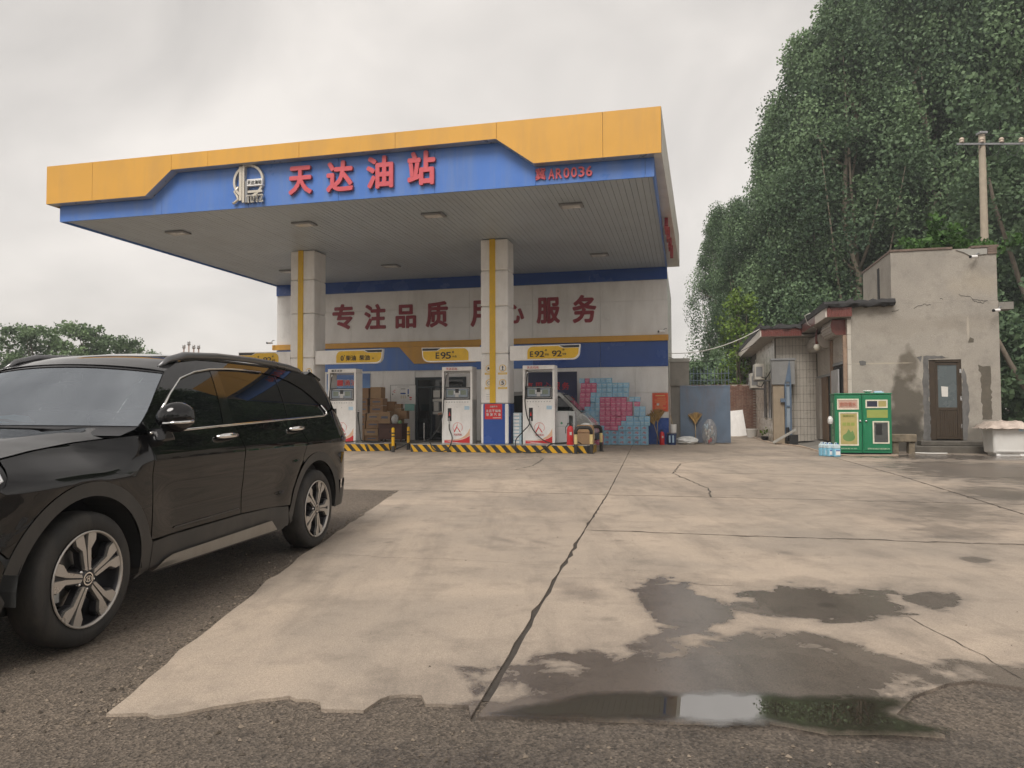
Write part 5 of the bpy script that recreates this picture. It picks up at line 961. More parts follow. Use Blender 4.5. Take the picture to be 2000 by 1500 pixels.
# jugs of screen wash
m_jug = M('blue_screenwash', (.22, .50, .66), .2, var=.05, coat=.3); m_jugw = M('milky_plastic', (.55, .66, .70), .3, var=.05)
for k, (x, y) in enumerate(((4.24, -6.10), (4.31, -6.22), (4.39, -6.34), (4.52, -6.44))):
    t = sthing('screenwash_jug', ('farthest', 'second farthest', 'second nearest', 'nearest')[k]+' of the four pale blue jugs beside the green machine', 'jug', x-.03, y+.1, 0, R(25), 'blue jugs')
    MB().box(-.09, .09, -.065, .065, 0, .22).build('liquid', m_jug, t, bevel=.022); MB().prism([(-.088, .221), (.088, .221), (.085, .29), (.05, .33), (-.07, .33), (-.088, .30)], -.06, .06).build('shoulder', m_jugw, t, bevel=.012); MB().lathe([(0, 0), (.022, 0), (.022, .03), (0, .03)], 10, (.03, 0, .33)).build('cap', m_blued, t)
    MB().tube([(-.06, 0, .30), (-.05, 0, .365), (0, 0, .37), (.01, 0, .335)], .012, 6).build('handle', m_jugw, t, smooth=True); MB().box(-.065, .065, -.068, -.0655, .05, .18).build('label', m_whitep, t); MB().box(-.06, .06, -.0695, -.0682, .15, .175).build('label_band', m_blued, t)
# bench, tub, hoses
m_stone = M('rough_stone', (.19, .155, .11), .9, var=.35, vs=6, bump=.8, bs=14)
t = sthing('stone_bench', 'rough stone slab bench on blocks right of the green machine', 'bench', 6.58, -4.55, 0); MB().box(-.34, .32, -.15, .2, .33, .55).build('seat', m_stone, t, bevel=.025)
for x in (-.22, .2): MB().box(x-.08, x+.08, -.1, .15, -.01, .328).build('leg', m_stone, t, bevel=.015)
m_tub = M('white_tub_plastic', (.66, .65, .62), .35, var=.05, vs=3, dirt=((.45, .42, .37), .4, 3))
t = sthing('white_tub', 'white plastic tub bin under a crumpled sheet at the right edge', 'bin', 8.90, -5.1, 0)
rows = []
for z, k in ((.06, .90), (.1, .96), (.3, .985), (.55, 1.0), (.80, 1.04)): rows.append([(x*k, y*k, z) for x, y in ((-.30, -.25), (.42, -.25), (.45, -.21), (.45, .45), (.40, .5), (-.30, .5), (-.34, .45), (-.34, -.21))])
mb = MB().grid(rows, closed=True); mb.poly(rows[0][::-1]); mb.poly(rows[-1]); mb.build('body', m_tub, t, bevel=.02); MB().box(-.27, .40, -.262, -.235, .12, .15).build('moulding', m_tub, t); MB().box(.26, .36, -.266, -.252, .66, .75).build('sticker', m_lblue, t); MB().box(-.25, .42, -.2, .4, 0, .06).build('foot', m_tub, t)
for x in (-.22, .34): MB().box(x-.05, x+.05, -.24, -.18, 0, .05).build('caster', m_whitep, t, bevel=.01)
rnd = random.Random(5); rows = []
for i in range(15):
    row = []
    for j in range(15):
        x = -.52+1.12*i/14; y = -.42+1.1*j/14; ed = max(abs(x-.04)/.56, abs(y-.13)/.55)
        row.append((x+rnd.gauss(0, .012), y+rnd.gauss(0, .012), .87-max(0, ed-.72)*.5+rnd.gauss(0, .012)+(.05 if ed < .6 else 0)))
    rows.append(row)
MB().grid(rows).build('cover_sheet', M('dirty_clear_sheet', (.50, .42, .36), .35, var=.25, vs=6, dirt=((.22, .15, .12), .5, 4)), t, smooth=45)
def ground_hose(name, label, pts, r, m, z=.0):
    P = [tuple(SP(x, y, r+z)) for x, y in pts]; Q = []
    n = len(P)
    for i in range(n-1):
        p0, p1, p2, p3 = (Vector(P[max(0, min(n-1, k))]) for k in (i-1, i, i+1, i+2))
        for j in range(8): u = j/8; Q.append(.5*((2*p1)+(p2-p0)*u+(2*p0-5*p1+4*p2-p3)*u*u+(3*p1-p0-3*p2+p3)*u**3))
    Q.append(Vector(P[-1])); tag(MB().tube(Q, r, 7).build(name, m, smooth=True), label, 'hose')
m_hose = M('pinkish_hose', (.52, .40, .30), .5, var=.12)
ground_hose('garden_hose', 'long pale hose snaking over the concrete from the tiled house to the green machine', [(3.52, 8.6), (3.56, 5.2), (3.62, 2.8), (3.72, .9), (4.0, .5), (4.38, -1.4), (4.45, -3.9), (4.72, -5.75), (5.4, -5.85), (6.15, -5.7)], .018, m_hose); ground_hose('pale_pipe', 'short white pipe lying on the ground before the stone bench', [(6.85, -4.55), (7.2, -4.75), (7.65, -4.7)], .022, m_paper)
ground_hose('dark_cable', 'dark cable lying from the gate post to the shutter ramp', [(4.25, .8), (4.5, .5), (4.8, .9), (5.2, .5)], .03, m_rubber, .06)
# ------------------------------------------------------------------ trees, pole, wires
def leaf_mat(name, dark, light, trans=.25):
    m = bpy.data.materials.new(name); m.use_nodes = True; nt = m.node_tree; P = nt.nodes['Principled BSDF']; N = nt.nodes.new; L = nt.links.new
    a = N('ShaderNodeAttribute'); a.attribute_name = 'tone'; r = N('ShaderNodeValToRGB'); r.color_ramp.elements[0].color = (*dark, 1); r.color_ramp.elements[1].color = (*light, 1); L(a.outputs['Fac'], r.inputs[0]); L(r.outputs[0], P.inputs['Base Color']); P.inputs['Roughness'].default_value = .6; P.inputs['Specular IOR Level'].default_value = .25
    t = N('ShaderNodeBsdfTranslucent'); L(r.outputs[0], t.inputs[0]); mx = N('ShaderNodeMixShader'); mx.inputs[0].default_value = trans; L(P.outputs[0], mx.inputs[1]); L(t.outputs[0], mx.inputs[2]); L(mx.outputs[0], nt.nodes['Material Output'].inputs[0]); return m
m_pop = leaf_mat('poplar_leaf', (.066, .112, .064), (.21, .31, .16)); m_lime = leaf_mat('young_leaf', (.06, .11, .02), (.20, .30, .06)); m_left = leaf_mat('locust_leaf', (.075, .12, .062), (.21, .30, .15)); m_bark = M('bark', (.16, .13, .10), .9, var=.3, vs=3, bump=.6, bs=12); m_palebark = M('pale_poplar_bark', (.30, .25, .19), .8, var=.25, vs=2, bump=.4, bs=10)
def leaves(centers, radii, per, size, rng, tones, squash=1.2):
    C = []; T = []
    for (c, r, tn) in zip(centers, radii, tones):
        n = int(per*(r/.8)**1.5); d = rng.normal(0, 1, (n, 3)); d /= np.linalg.norm(d, axis=1)[:, None]; rad = r*rng.random(n)[:, None]**.45
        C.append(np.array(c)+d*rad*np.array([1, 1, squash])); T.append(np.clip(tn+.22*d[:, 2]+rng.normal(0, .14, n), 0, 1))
    C = np.concatenate(C); T = np.concatenate(T); n = len(C); u = rng.normal(0, 1, (n, 3)); u /= np.linalg.norm(u, axis=1)[:, None]; w = rng.normal(0, 1, (n, 3)); v = np.cross(u, w); v /= np.linalg.norm(v, axis=1)[:, None]
    s = (size*rng.uniform(.7, 1.25, n))[:, None]; V = np.stack([C+u*s*.55, C+v*s*.42, C-u*s*.55, C-v*s*.42], 1).reshape(-1, 3); return V, np.repeat(T, 4), n
def leaf_object(V, T, n, mat, name='crown'):
    me = bpy.data.meshes.new(name); me.vertices.add(len(V)); me.vertices.foreach_set('co', V.astype(np.float32).ravel()); me.loops.add(4*n); me.loops.foreach_set('vertex_index', np.arange(4*n, dtype=np.int32)); me.polygons.add(n); me.polygons.foreach_set('loop_start', np.arange(0, 4*n, 4, dtype=np.int32)); me.update(calc_edges=True)
    a = me.attributes.new('tone', 'FLOAT', 'POINT'); a.data.foreach_set('value', T.astype(np.float32)); me.materials.append(mat); return me
def make_tree(seed, H, Rm, base, prof, nclump, per, size, mat, bark, rc_=(.55, 1.0), squash=1.25, limbs=14):
    rng = np.random.default_rng(seed); cs = []; rs = []; tn = []
    for _ in range(nclump):
        t = rng.random()**.9; r = Rm*prof(t); a = rng.random()*2*PI; q = r*math.sqrt(rng.uniform(.08, 1)); cs.append((q*math.cos(a), q*math.sin(a), base+(H-base)*t*.97)); rs.append(rng.uniform(*rc_)*(.75+.25*prof(t))); tn.append(rng.uniform(.02, .82))
    me1 = leaf_object(*leaves(cs, rs, per, size, rng, tn, squash), mat); mb = MB(); k = H*.010
    P = [(rng.normal(0, .012)*H*(i > 0), rng.normal(0, .012)*H*(i > 0), H*.93*i/8) for i in range(9)]; mb.tube(P, [k*(1-.9*i/8)+.015 for i in range(9)], 8)
    for _ in range(limbs):
        i = rng.integers(1, 8); p = Vector(P[i]); c = Vector(cs[rng.integers(len(cs))])
        if c.z < p.z-.5: continue
        mid = p.lerp(c, .5)+Vector((0, 0, -.12*(c-p).length)); mb.tube([tuple(p), tuple(mid), tuple(c)], [k*.45, k*.28, .015], 5)
    return me1, mb.mesh('trunk', bark, smooth=True)
pprof = lambda t: max(.03, (math.sin(PI*min(1, .17+t*.80))**.75)*(1-.38*t)*1.12)
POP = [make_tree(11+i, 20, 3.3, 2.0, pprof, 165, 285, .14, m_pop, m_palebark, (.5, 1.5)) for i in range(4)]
def tree(name, meshes, label, x, y, sxy, sz, rot, group, cat='tree', lean=None):
    t = thing(name, label, cat, (x, y, -.05), rot, group); t.scale = (sxy, sxy, sz)
    if lean: t.rotation_euler = (*lean, rot)
    link('crown', meshes[0], t); link('trunk', meshes[1], t)
def at(px, D): return (px-1000)/1425*D
PT = [(1408, 50, 400, .64, 'leftmost small poplar with its pointed top left of the tiled house'), (1448, 48, 392, .66, 'poplar second from the left, just behind the leftmost small one'), (1530, 46, 190, 1.0, 'poplar third from the left with a bulging left side above the tiled house'), (1590, 44, 45, 1.12, 'poplar fourth from the left whose top almost reaches the picture edge'),
      (1665, 42, -40, 1.3, 'tall poplar rising behind the red eaves of the tiled house'), (1745, 45, -120, 1.35, 'tall poplar straight behind the left edge of the rendered block'), (1825, 42, -160, 1.35, 'tall poplar behind the middle of the rendered block'), (1900, 46, -200, 1.35, 'tall poplar just left of the utility pole'), (1985, 40, -220, 1.35, 'tall poplar right of the utility pole at the picture edge'), (2080, 37, -240, 1.4, 'poplar at the far right edge, mostly outside the picture'),
      (1512, 58, 235, .9, 'poplar in the second row showing between the third and fourth'), (1700, 58, 30, 1.5, 'poplar in the second row above the red eaves'), (1860, 58, -60, 1.5, 'poplar in the second row behind the utility pole')]
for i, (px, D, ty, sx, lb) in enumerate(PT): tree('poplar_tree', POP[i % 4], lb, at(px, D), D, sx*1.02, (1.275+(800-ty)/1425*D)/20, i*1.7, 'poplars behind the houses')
lprof = lambda t: math.sin(PI*min(1, .12+t*.80))**.6
YNG = make_tree(31, 8, 1.3, .6, lprof, 45, 130, .17, m_lime, m_bark, (.35, .6)); tree('young_tree', YNG, 'bright green young tree beside the tiled house roof', at(1447, 38), 38, .9, .95, 0, None)
BSH = make_tree(41, 4, 2.0, .3, lprof, 60, 130, .18, m_pop, m_bark, (.4, .7), .9)
for i, (px, D, s, lb) in enumerate(((1352, 44, 1.0, 'leafy bush left above the blue gate grille'), (1400, 46, 1.1, 'leafy bush in the middle above the blue gate grille'), (1438, 43, 1.05, 'leafy bush between the gate and the tiled house'), (1975, 36, 1.5, 'dark bush right of the rendered block'), (2050, 33, 1.5, 'dark bush at the right picture edge'), (1900, 40, 1.5, 'dark bush hidden behind the rendered block'))): tree('bush', BSH, lb, at(px, D), D, s, s, i*2, 'bushes behind the gate')
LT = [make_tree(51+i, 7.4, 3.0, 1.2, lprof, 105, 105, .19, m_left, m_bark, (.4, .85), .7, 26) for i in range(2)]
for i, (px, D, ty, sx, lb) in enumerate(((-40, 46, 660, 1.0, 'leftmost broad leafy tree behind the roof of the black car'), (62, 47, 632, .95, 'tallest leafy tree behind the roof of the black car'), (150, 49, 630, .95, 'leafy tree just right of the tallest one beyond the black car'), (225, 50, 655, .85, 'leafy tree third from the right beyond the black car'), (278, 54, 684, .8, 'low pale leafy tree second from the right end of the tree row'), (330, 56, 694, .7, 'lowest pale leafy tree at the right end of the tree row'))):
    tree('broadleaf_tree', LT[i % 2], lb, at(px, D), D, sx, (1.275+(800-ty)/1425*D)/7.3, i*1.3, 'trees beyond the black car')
# trees across the road behind the viewer: they show only as dark reflections in the car paint and puddle
for i, (x, y, s) in enumerate(((-19, -17, 1.2), (-9, -20, 1.3), (1, -19, 1.25), (11, -21, 1.3), (24, -15, 1.2), (20, -3, 1.0), (-2, -16, .9))): tree('roadside_tree', LT[i % 2], ('far left', 'left', 'middle', 'right', 'far right', 'nearest right', 'low middle')[i]+' roadside tree across the road behind the viewer', x, y, s, s*.9, i*1.1, 'roadside trees behind the viewer')
# leaning pale trunks right of the rendered block
for i, (a, b, lb) in enumerate((((22.6, 31, 0), (20.2, 31.5, 6.5), 'slim pale trunk leaning left beside the rendered block'), ((26.2, 34.5, 0), (21.9, 34, 14.5), 'pale trunk leaning behind the utility pole'))):
    t = thing('leaning_tree', lb, 'tree', a, 0); A, B = Vector(a), Vector(b); mb = MB(); mb.tube([tuple((B-A)*k+Vector((math.sin(k*7)*.2, 0, 0))) for k in (0, .25, .5, .75, 1)], [.15, .13, .11, .08, .04], 8); mb.build('trunk', m_bark, t, smooth=True)
    rng = np.random.default_rng(70+i); cs = [tuple((B-A)*rng.uniform(.55, 1.05)+Vector(rng.normal(0, 1.2, 3))) for _ in range(26)]; V, T, n = leaves(cs, [.7]*26, 130, .22, rng, [.35]*26); link('crown', leaf_object(V, T, n, m_pop), t)
# climbing plant on the block's roof
rng = np.random.default_rng(90); cs = [(rng.normal(0, .75), rng.normal(0, .4), abs(rng.normal(.25, .32))) for _ in range(38)]
t = sthing('roof_climber', 'bright green creeper spilling over the roof of the rendered block', 'plant', 8.5, -1.9, 5.95); V, T, n = leaves(cs, [.34]*38, 260, .15, rng, [.5]*38, .8); link('foliage', leaf_object(V, T, n, leaf_mat('creeper_leaf', (.03, .075, .02), (.10, .20, .05))), t); MB().tube([(.9, .5, -.2), (.4, .2, .1), (-.5, -.1, .2)], .02, 5).build('stem', m_bark, t)
t = sthing('potted_seedling', 'small seedling in a black pot at the foot of the tiled house', 'plant', 3.72, 4.2, 0); MB().lathe([(0, 0), (.12, 0), (.15, .16), (.13, .16), (.1, .02), (0, .02)], 12).build('pot', m_black, t); V, T, n = leaves([(0, 0, .32), (-.1, 0, .28), (.08, .05, .38)], [.12]*3, 220, .10, rng, [.6]*3); link('foliage', leaf_object(V, T, n, m_lime), t)
# utility pole
px, D = 1931, 31; X = at(px, D); m_pole = M('concrete_pole', (.40, .34, .26), .8, var=.12, vs=3, dirt=((.25, .22, .18), .4, 2)); zt = 1.275+(800-259)/1425*D
t = thing('utility_pole', 'pale concrete utility pole with a crossarm and insulators behind the rendered block', 'pole', (X, D, 0)); MB().tube([(0, 0, -.1), (0, 0, zt)], [.19, .13], 14).build('shaft', m_pole, t, smooth=40)
arm = MB().box(-1.15, 2.4, -.16, -.09, zt-.50, zt-.42).build('crossarm', m_grey, t); arm.rotation_euler[2] = 0
for x in (-.95, -.1, .75, 1.6, 2.2): MB().lathe([(0, 0), (.09, .01), (.10, .06), (.06, .09), (.10, .12), (.10, .17), (.05, .22), (0, .22)], 12, (x, -.13, zt-.41)).build('insulator', M('porcelain', (.55, .45, .36), .3, var=.05), t, smooth=True)
MB().box(-.17, .17, -.17, .17, zt-.02, zt+.1).build('pole_band', m_grey, t, bevel=.03)
for a, b in ((-.95, -.1), (.1, .75), (.75, 1.6)): MB().tube([(a, -.13, zt-.45), (a+(b-a)*.3, -.15, zt-.95), (a+(b-a)*.7, -.15, zt-.95), (b, -.13, zt-.45)], .014, 5).build('jumper_wire', m_rubber, t, smooth=True)
def wire(name, label, a, b, sag, r, m):
    P = [tuple(Vector(a).lerp(Vector(b), k/16)-Vector((0, 0, sag*4*(k/16)*(1-k/16)))) for k in range(17)]; tag(MB().tube(P, r, 5).build(name, m), label, 'wire', 'overhead wires')
wire('overhead_wire', 'upper black wire running right from the crossarm', (X-.95, D-.13, zt-.18), (X+16, D-8, zt+.5), .5, .012, m_rubber); wire('overhead_wire', 'lower black wire running right from the crossarm', (X+.75, D-.13, zt-.18), (X+17, D-6, zt+.2), .5, .012, m_rubber)
wire('service_cable', 'pale cable from the tiled house roof to the shop corner', SP(3.35, .95, 4.26), SP(-.02, 1.2, 3.42), .28, .016, m_paper); wire('service_cable', 'thin dark cable hanging below the pale one between the buildings', SP(3.35, 3.0, 3.9), SP(-.02, 1.6, 3.3), .42, .010, m_rubber)
# tank vent pipes far left
m_pinkp = M('pinkish_pipe', (.42, .30, .25), .5, .2, var=.1)
for k, dx in enumerate((0, 8, 16, 24)):
    t = thing('vent_pipe', f"{('leftmost', 'second', 'third', 'rightmost')[k]} of the four thin vent pipes beyond the black car", 'vent pipe', (at(358+dx, 38), 38+.1*k, 0), 0, 'tank vent pipes'); h = 4.55+(.18 if k == 1 else 0)
    MB().tube([(0, 0, 0), (0, 0, h)], .035, 8).build('pipe', m_pinkp, t, smooth=40); MB().lathe([(.0, h), (.07, h), (.095, h+.06), (.06, h+.12), (.09, h+.15), (.05, h+.2), (0, h+.2)], 10).build('cap', m_steel, t, smooth=True)
# ------------------------------------------------------------------ black SUV
HD = 1.3996; XF, YF = -2.3254, 4.0497
dx_, dy_ = math.cos(HD), math.sin(HD)
P0 = (XF-.95*dx_-.965*dy_, YF-.95*dy_+.965*dx_, -.012)
car = thing('black_suv', 'glossy black SUV with alloy wheels parked at the left, facing the viewer', 'car', P0, HD)
def paint():
    m = bpy.data.materials.new('black_car_paint'); m.use_nodes = True; P = m.node_tree.nodes['Principled BSDF']; P.inputs['Base Color'].default_value = (.0045, .0045, .005, 1); P.inputs['Roughness'].default_value = .18; P.inputs['Coat Weight'].default_value = 1; P.inputs['Coat Roughness'].default_value = .015; P.inputs['Coat IOR'].default_value = 1.52; P.inputs['Specular IOR Level'].default_value = .0
    nt = m.node_tree; g = nt.nodes.new('ShaderNodeNewGeometry'); n = nt.nodes.new('ShaderNodeTexNoise'); n.inputs['Scale'].default_value = 3; n.inputs['Detail'].default_value = 6; nt.links.new(g.outputs[0], n.inputs[0])
    tc = nt.nodes.new('ShaderNodeTexCoord'); sz = nt.nodes.new('ShaderNodeSeparateXYZ'); nt.links.new(tc.outputs['Object'], sz.inputs[0])
    dz = nt.nodes.new('ShaderNodeMapRange'); dz.inputs[1].default_value = .45; dz.inputs[2].default_value = 1.0; dz.inputs[3].default_value = .03; dz.inputs[4].default_value = .0; nt.links.new(sz.outputs[2], dz.inputs[0])
    dn = nt.nodes.new('ShaderNodeTexNoise'); dn.inputs['Scale'].default_value = 7; dn.inputs['Detail'].default_value = 9; nt.links.new(tc.outputs['Object'], dn.inputs[0]); dm = nt.nodes.new('ShaderNodeMath'); dm.operation = 'MULTIPLY'; nt.links.new(dz.outputs[0], dm.inputs[0]); nt.links.new(dn.outputs[0], dm.inputs[1])
    dc = nt.nodes.new('ShaderNodeMix'); dc.data_type = 'RGBA'; dc.inputs[6].default_value = (.0045, .0045, .005, 1); dc.inputs[7].default_value = (.25, .20, .15, 1); nt.links.new(dm.outputs[0], dc.inputs[0]); nt.links.new(dc.outputs[2], P.inputs['Base Color'])     # film of road dust
    r = nt.nodes.new('ShaderNodeMapRange'); r.inputs[3].default_value = .004; r.inputs[4].default_value = .022; nt.links.new(n.outputs[0], r.inputs[0]); nt.links.new(r.outputs[0], P.inputs['Coat Roughness']); return m
m_paint = paint(); m_clad = M('car_cladding', (.040, .038, .036), .55, var=.12, vs=5, dirt=((.10, .085, .07), .35, 4)); m_chrome = M('chrome', (.75, .74, .72), .08, 1, var=0); m_skid = M('satin_silver_trim', (.32, .305, .28), .42, .6, var=.08, dirt=((.2, .17, .14), .3, 5)); m_priv = M('privacy_glass', (.006, .007, .008), .02, var=0, spec=.3); m_gblk = M('gloss_black', (.008, .008, .009), .08, var=0); m_int = M('car_interior', (.025, .025, .027), .7, var=.1)
m_rail = M('satin_roof_rail', (.16, .16, .165), .3, .7, var=.05)
m_ws = bpy.data.materials.new('windscreen_glass'); m_ws.use_nodes = True; nt = m_ws.node_tree; nt.nodes.clear(); o_ = nt.nodes.new('ShaderNodeOutputMaterial'); tr = nt.nodes.new('ShaderNodeBsdfTransparent'); tr.inputs[0].default_value = (.45, .50, .50, 1); gl = nt.nodes.new('ShaderNodeBsdfGlossy'); gl.inputs['Roughness'].default_value = .02; gl.inputs[0].default_value = (.85, .92, 1, 1); fr = nt.nodes.new('ShaderNodeFresnel'); fr.inputs[0].default_value = 4.4; mx = nt.nodes.new('ShaderNodeMixShader')
nt.links.new(fr.outputs[0], mx.inputs[0]); nt.links.new(tr.outputs[0], mx.inputs[1]); nt.links.new(gl.outputs[0], mx.inputs[2]); nt.links.new(mx.outputs[0], o_.inputs[0])
FA, RA = (.95, .37), (3.85, .37)
def sm(a, b, x): t = max(0, min(1, (x-a)/(b-a))); return t*t*(3-2*t)
def hw(x, z):
    p = .957
    if x < .75: p -= .30*((.75-x)/.75)**2.3
    if x > 4.3: p -= .24*((x-4.3)/.62)**2.2
    v = -.055*max(0, (.72-z)/.5)**2
    if z > 1.0: v -= (min(z, 1.16)-1.0)**1.5*.75
    if z > 1.16:
        u = z-1.16; v -= .40*u+.25*u*u
    if x < 1.5 and z > .90: v -= .17*sm(.90, 1.09, z)*(1-sm(1.0, 1.5, x))
    v += .016*math.exp(-((z-.985)/.055)**2)                                  # shoulder line
    v -= .022*math.exp(-((z-.66)/.13)**2)*sm(1.35, 1.75, x)*(1-sm(3.05, 3.5, x))   # hollow doors
    for c in (FA, RA):
        d = math.hypot(x-c[0], z-c[1]); v += .010*math.exp(-((d-.60)/.13)**2)*(1 if z > .3 else 0)
    return p+v
def sidept(x, z, off, s): return (x, s*(hw(x, z)+off), z)
def side_patch(name, poly, mat, off=0., step=.05, parent=car, both=True, thick=0, label=None):
    res = []
    for s in ((-1, 1) if both else (-1,)):
        bm = bmesh.new(); bm.faces.new([bm.verts.new((x, 0, z)) for x, z in poly])
        xs_ = [p[0] for p in poly]; zs_ = [p[1] for p in poly]
        for ax, lo, hi in ((0, min(xs_), max(xs_)), (2, min(zs_), max(zs_))):
            k = math.ceil(lo/step)*step
            while k < hi:
                if k-lo > .004 and hi-k > .004:
                    no = (1, 0, 0) if ax == 0 else (0, 0, 1); co = (k, 0, 0) if ax == 0 else (0, 0, k); bmesh.ops.bisect_plane(bm, geom=bm.verts[:]+bm.edges[:]+bm.faces[:], plane_co=co, plane_no=no, dist=1e-5)
                k += step
        bmesh.ops.triangulate(bm, faces=[f for f in bm.faces if len(f.verts) > 4])
        V = []; nrm = []; bm.verts.index_update()
        for v in bm.verts:
            x, z = v.co.x, v.co.z; e_ = .004; a = Vector(sidept(x+e_, z, off, s))-Vector(sidept(x-e_, z, off, s)); b = Vector(sidept(x, z+e_, off, s))-Vector(sidept(x, z-e_, off, s)); n = a.cross(b).normalized(); n = n if n.y*s > 0 else -n; nrm.append(n); V.append(sidept(x, z, off, s))
        F = []
        for f in bm.faces:
            q = [v.index for v in f.verts]; p3 = [Vector(V[i]) for i in q[:3]]
            if (p3[1]-p3[0]).cross(p3[2]-p3[1]).y*s < 0: q = q[::-1]
            F.append(q)
        if thick:    # turned-in rim on its own vertices, so that shut lines read as gaps
            for e in bm.edges:
                if len(e.link_faces) == 1:
                    i, j = e.verts[0].index, e.verts[1].index; A, B = Vector(V[i]), Vector(V[j]); nn = (B-A).cross(Vector((0, s, 0))).normalized(); k = len(V)
                    V += [tuple(A), tuple(B), (B.x, B.y-s*thick, B.z), (A.x, A.y-s*thick, A.z)]; nrm += [nn]*4; F.append([k, k+1, k+2, k+3])
        me = bpy.data.meshes.new(name); me.from_pydata(V, [], F); bm.free(); me.materials.append(mat); me.polygons.foreach_set('use_smooth', [True]*len(F)); me.update()
        me.normals_split_custom_set_from_vertices([tuple(n) for n in nrm])
        o = link(name, me, parent); res.append(o)
        if label: o['label'] = label
    return res
def arc(c, r, a0, a1, n=18): return [(c[0]+r*math.cos(R(a0+(a1-a0)*i/n)), c[1]+r*math.sin(R(a0+(a1-a0)*i/n))) for i in range(n+1)]
belt = lambda x: 1.150+(x-1.5)*.033
RP, RO = .527, .45
aF = math.degrees(math.acos((1.468-.95)/RP)); aB = 180-math.degrees(math.asin(.20/RP))
side_patch('front_fender', [(1.468, belt(1.468)-.005), (1.36, 1.135), (1.04, 1.105), (.74, 1.075), (.53, 1.045), (.50, 1.0), (.44, .925), (.36, .88)]+[(.372, .66)]+arc(FA, RP, aB, aF, 22), m_paint, step=.04, thick=.02)
side_patch('front_door', [(1.48, .49), (1.476, .8), (1.474, belt(1.474)), (2.0, belt(2.0)), (2.505, belt(2.505)), (2.545, .95), (2.553, .72), (2.53, .505), (2.0, .50)], m_paint, thick=.02)
rdr = [(3.52, belt(3.52)), (3.60, 1.02), (3.53, .84), (3.43, .725), (3.345, .585), (3.315, .47)]
side_patch('rear_door', [(2.54, .505), (2.563, .72), (2.555, .95), (2.515, belt(2.515)), (3.0, belt(3.0))]+rdr+[(2.9, .495)], m_paint, thick=.02)
aR0 = 180-math.degrees(math.asin((.752-.37)/RP)) ; aR1 = math.degrees(math.asin(.22/RP))
side_patch('rear_quarter', [(3.53, belt(3.53)), (3.61, 1.02), (3.54, .845)]+arc(RA, RP, 180-math.degrees(math.asin(.445/RP)), aR1, 20)+[(4.80, .60), (4.85, .8), (4.83, 1.0), (4.71, 1.17), (4.46, 1.30), (4.28, 1.265), (4.2, belt(4.2))], m_paint, thick=.02)
DU = [(1.51, 1.165), (1.68, 1.285), (1.86, 1.405), (2.06, 1.52), (2.28, 1.578), (2.5, 1.61), (2.75, 1.627), (3.0, 1.633), (3.3, 1.628), (3.55, 1.608), (3.76, 1.568), (3.97, 1.495), (4.12, 1.40), (4.27, 1.275)]
RU = [(1.42, 1.185), (1.58, 1.30), (1.75, 1.435), (1.93, 1.565), (2.12, 1.635), (2.5, 1.685), (3.0, 1.70), (3.6, 1.692), (4.1, 1.662), (4.45, 1.63)]
side_patch('roof_side', DU[:-1]+[(4.27, 1.28), (4.42, 1.31), (4.56, 1.42), (4.52, 1.56)]+RU[::-1], m_paint, step=.04)
up = lambda x: interp([(x_, z_) for x_, z_ in DU], x)
def win(a, b, la, lb, name='side_window'):
    xs_ = [x for x, _ in DU if a < x < b]; return [(la, belt(la)+.004), (lb, belt(lb)+.004), (b, up(b)-.002)]+[(x, up(x)-.002) for x in xs_[::-1]]+[(a, up(a)-.002)]
side_patch('side_window', [(1.53, 1.165), (1.84, belt(1.84)+.004), (1.84, 1.385), (1.68, 1.277)], m_priv, -.010); side_patch('side_window', win(1.87, 2.52, 1.87, 2.36), m_priv, -.010); side_patch('window_pillar', win(2.525, 2.63, 2.365, 2.50), m_gblk, -.006); side_patch('side_window', win(2.635, 3.53, 2.505, 3.40), m_priv, -.010); side_patch('window_pillar', win(3.535, 3.56, 3.405, 3.43), m_gblk, -.007); side_patch('side_window', win(3.565, 4.24, 3.435, 4.20), m_priv, -.010); side_patch('window_pillar', [(1.843, belt(1.84)+.004), (1.868, belt(1.87)+.004), (1.868, 1.415), (1.843, 1.396)], m_gblk, -.007)
for s in (-1, 1):
    tb = lambda pts, r: MB().tube([sidept(x, z, .004, s) for x, z in pts], r, 8)
    tb([(1.50+i*.045, belt(1.50+i*.045)) for i in range(60)]+[(4.235, 1.252), (4.25, 1.28), (4.19, 1.34)], .009).build('chrome_trim', m_chrome, car, smooth=True); tb([(x, z) for x, z in DU[1:9]], .008).build('chrome_trim', m_chrome, car, smooth=True)
# wheel arch and sill cladding
side_patch('front_arch_cladding', arc(FA, RP+.002, aB+8, 18, 28)+[(1.485, .47), (1.48, .30), (1.36, .27)]+arc(FA, RO, -8, aB+8, 28), m_clad, .006, .03); side_patch('rear_arch_cladding', arc(RA, RP+.002, 168, 4, 28)+[(4.37, .33)]+arc(RA, RO, -6, 186, 28)+[(3.36, .30), (3.30, .40)], m_clad, .006, .03)
side_patch('sill_cladding', [(1.486, .30), (1.486, .475), (1.64, .485), (2.53, .497), (3.0, .487), (3.27, .462), (3.33, .29)], m_clad, .008, .04); side_patch('sill_trim', [(1.50, .292), (1.60, .345), (1.68, .362), (2.1, .368), (2.9, .382), (2.98, .382), (3.10, .290)], m_skid, .03, .03); side_patch('sill_cladding', [(1.50, .297), (3.30, .292), (3.25, .272), (1.56, .272)], m_clad, .004, .03); side_patch('door_crease', [(1.72, .535), (2.50, .552), (2.50, .545), (1.70, .525)], m_clad, .006, .05)
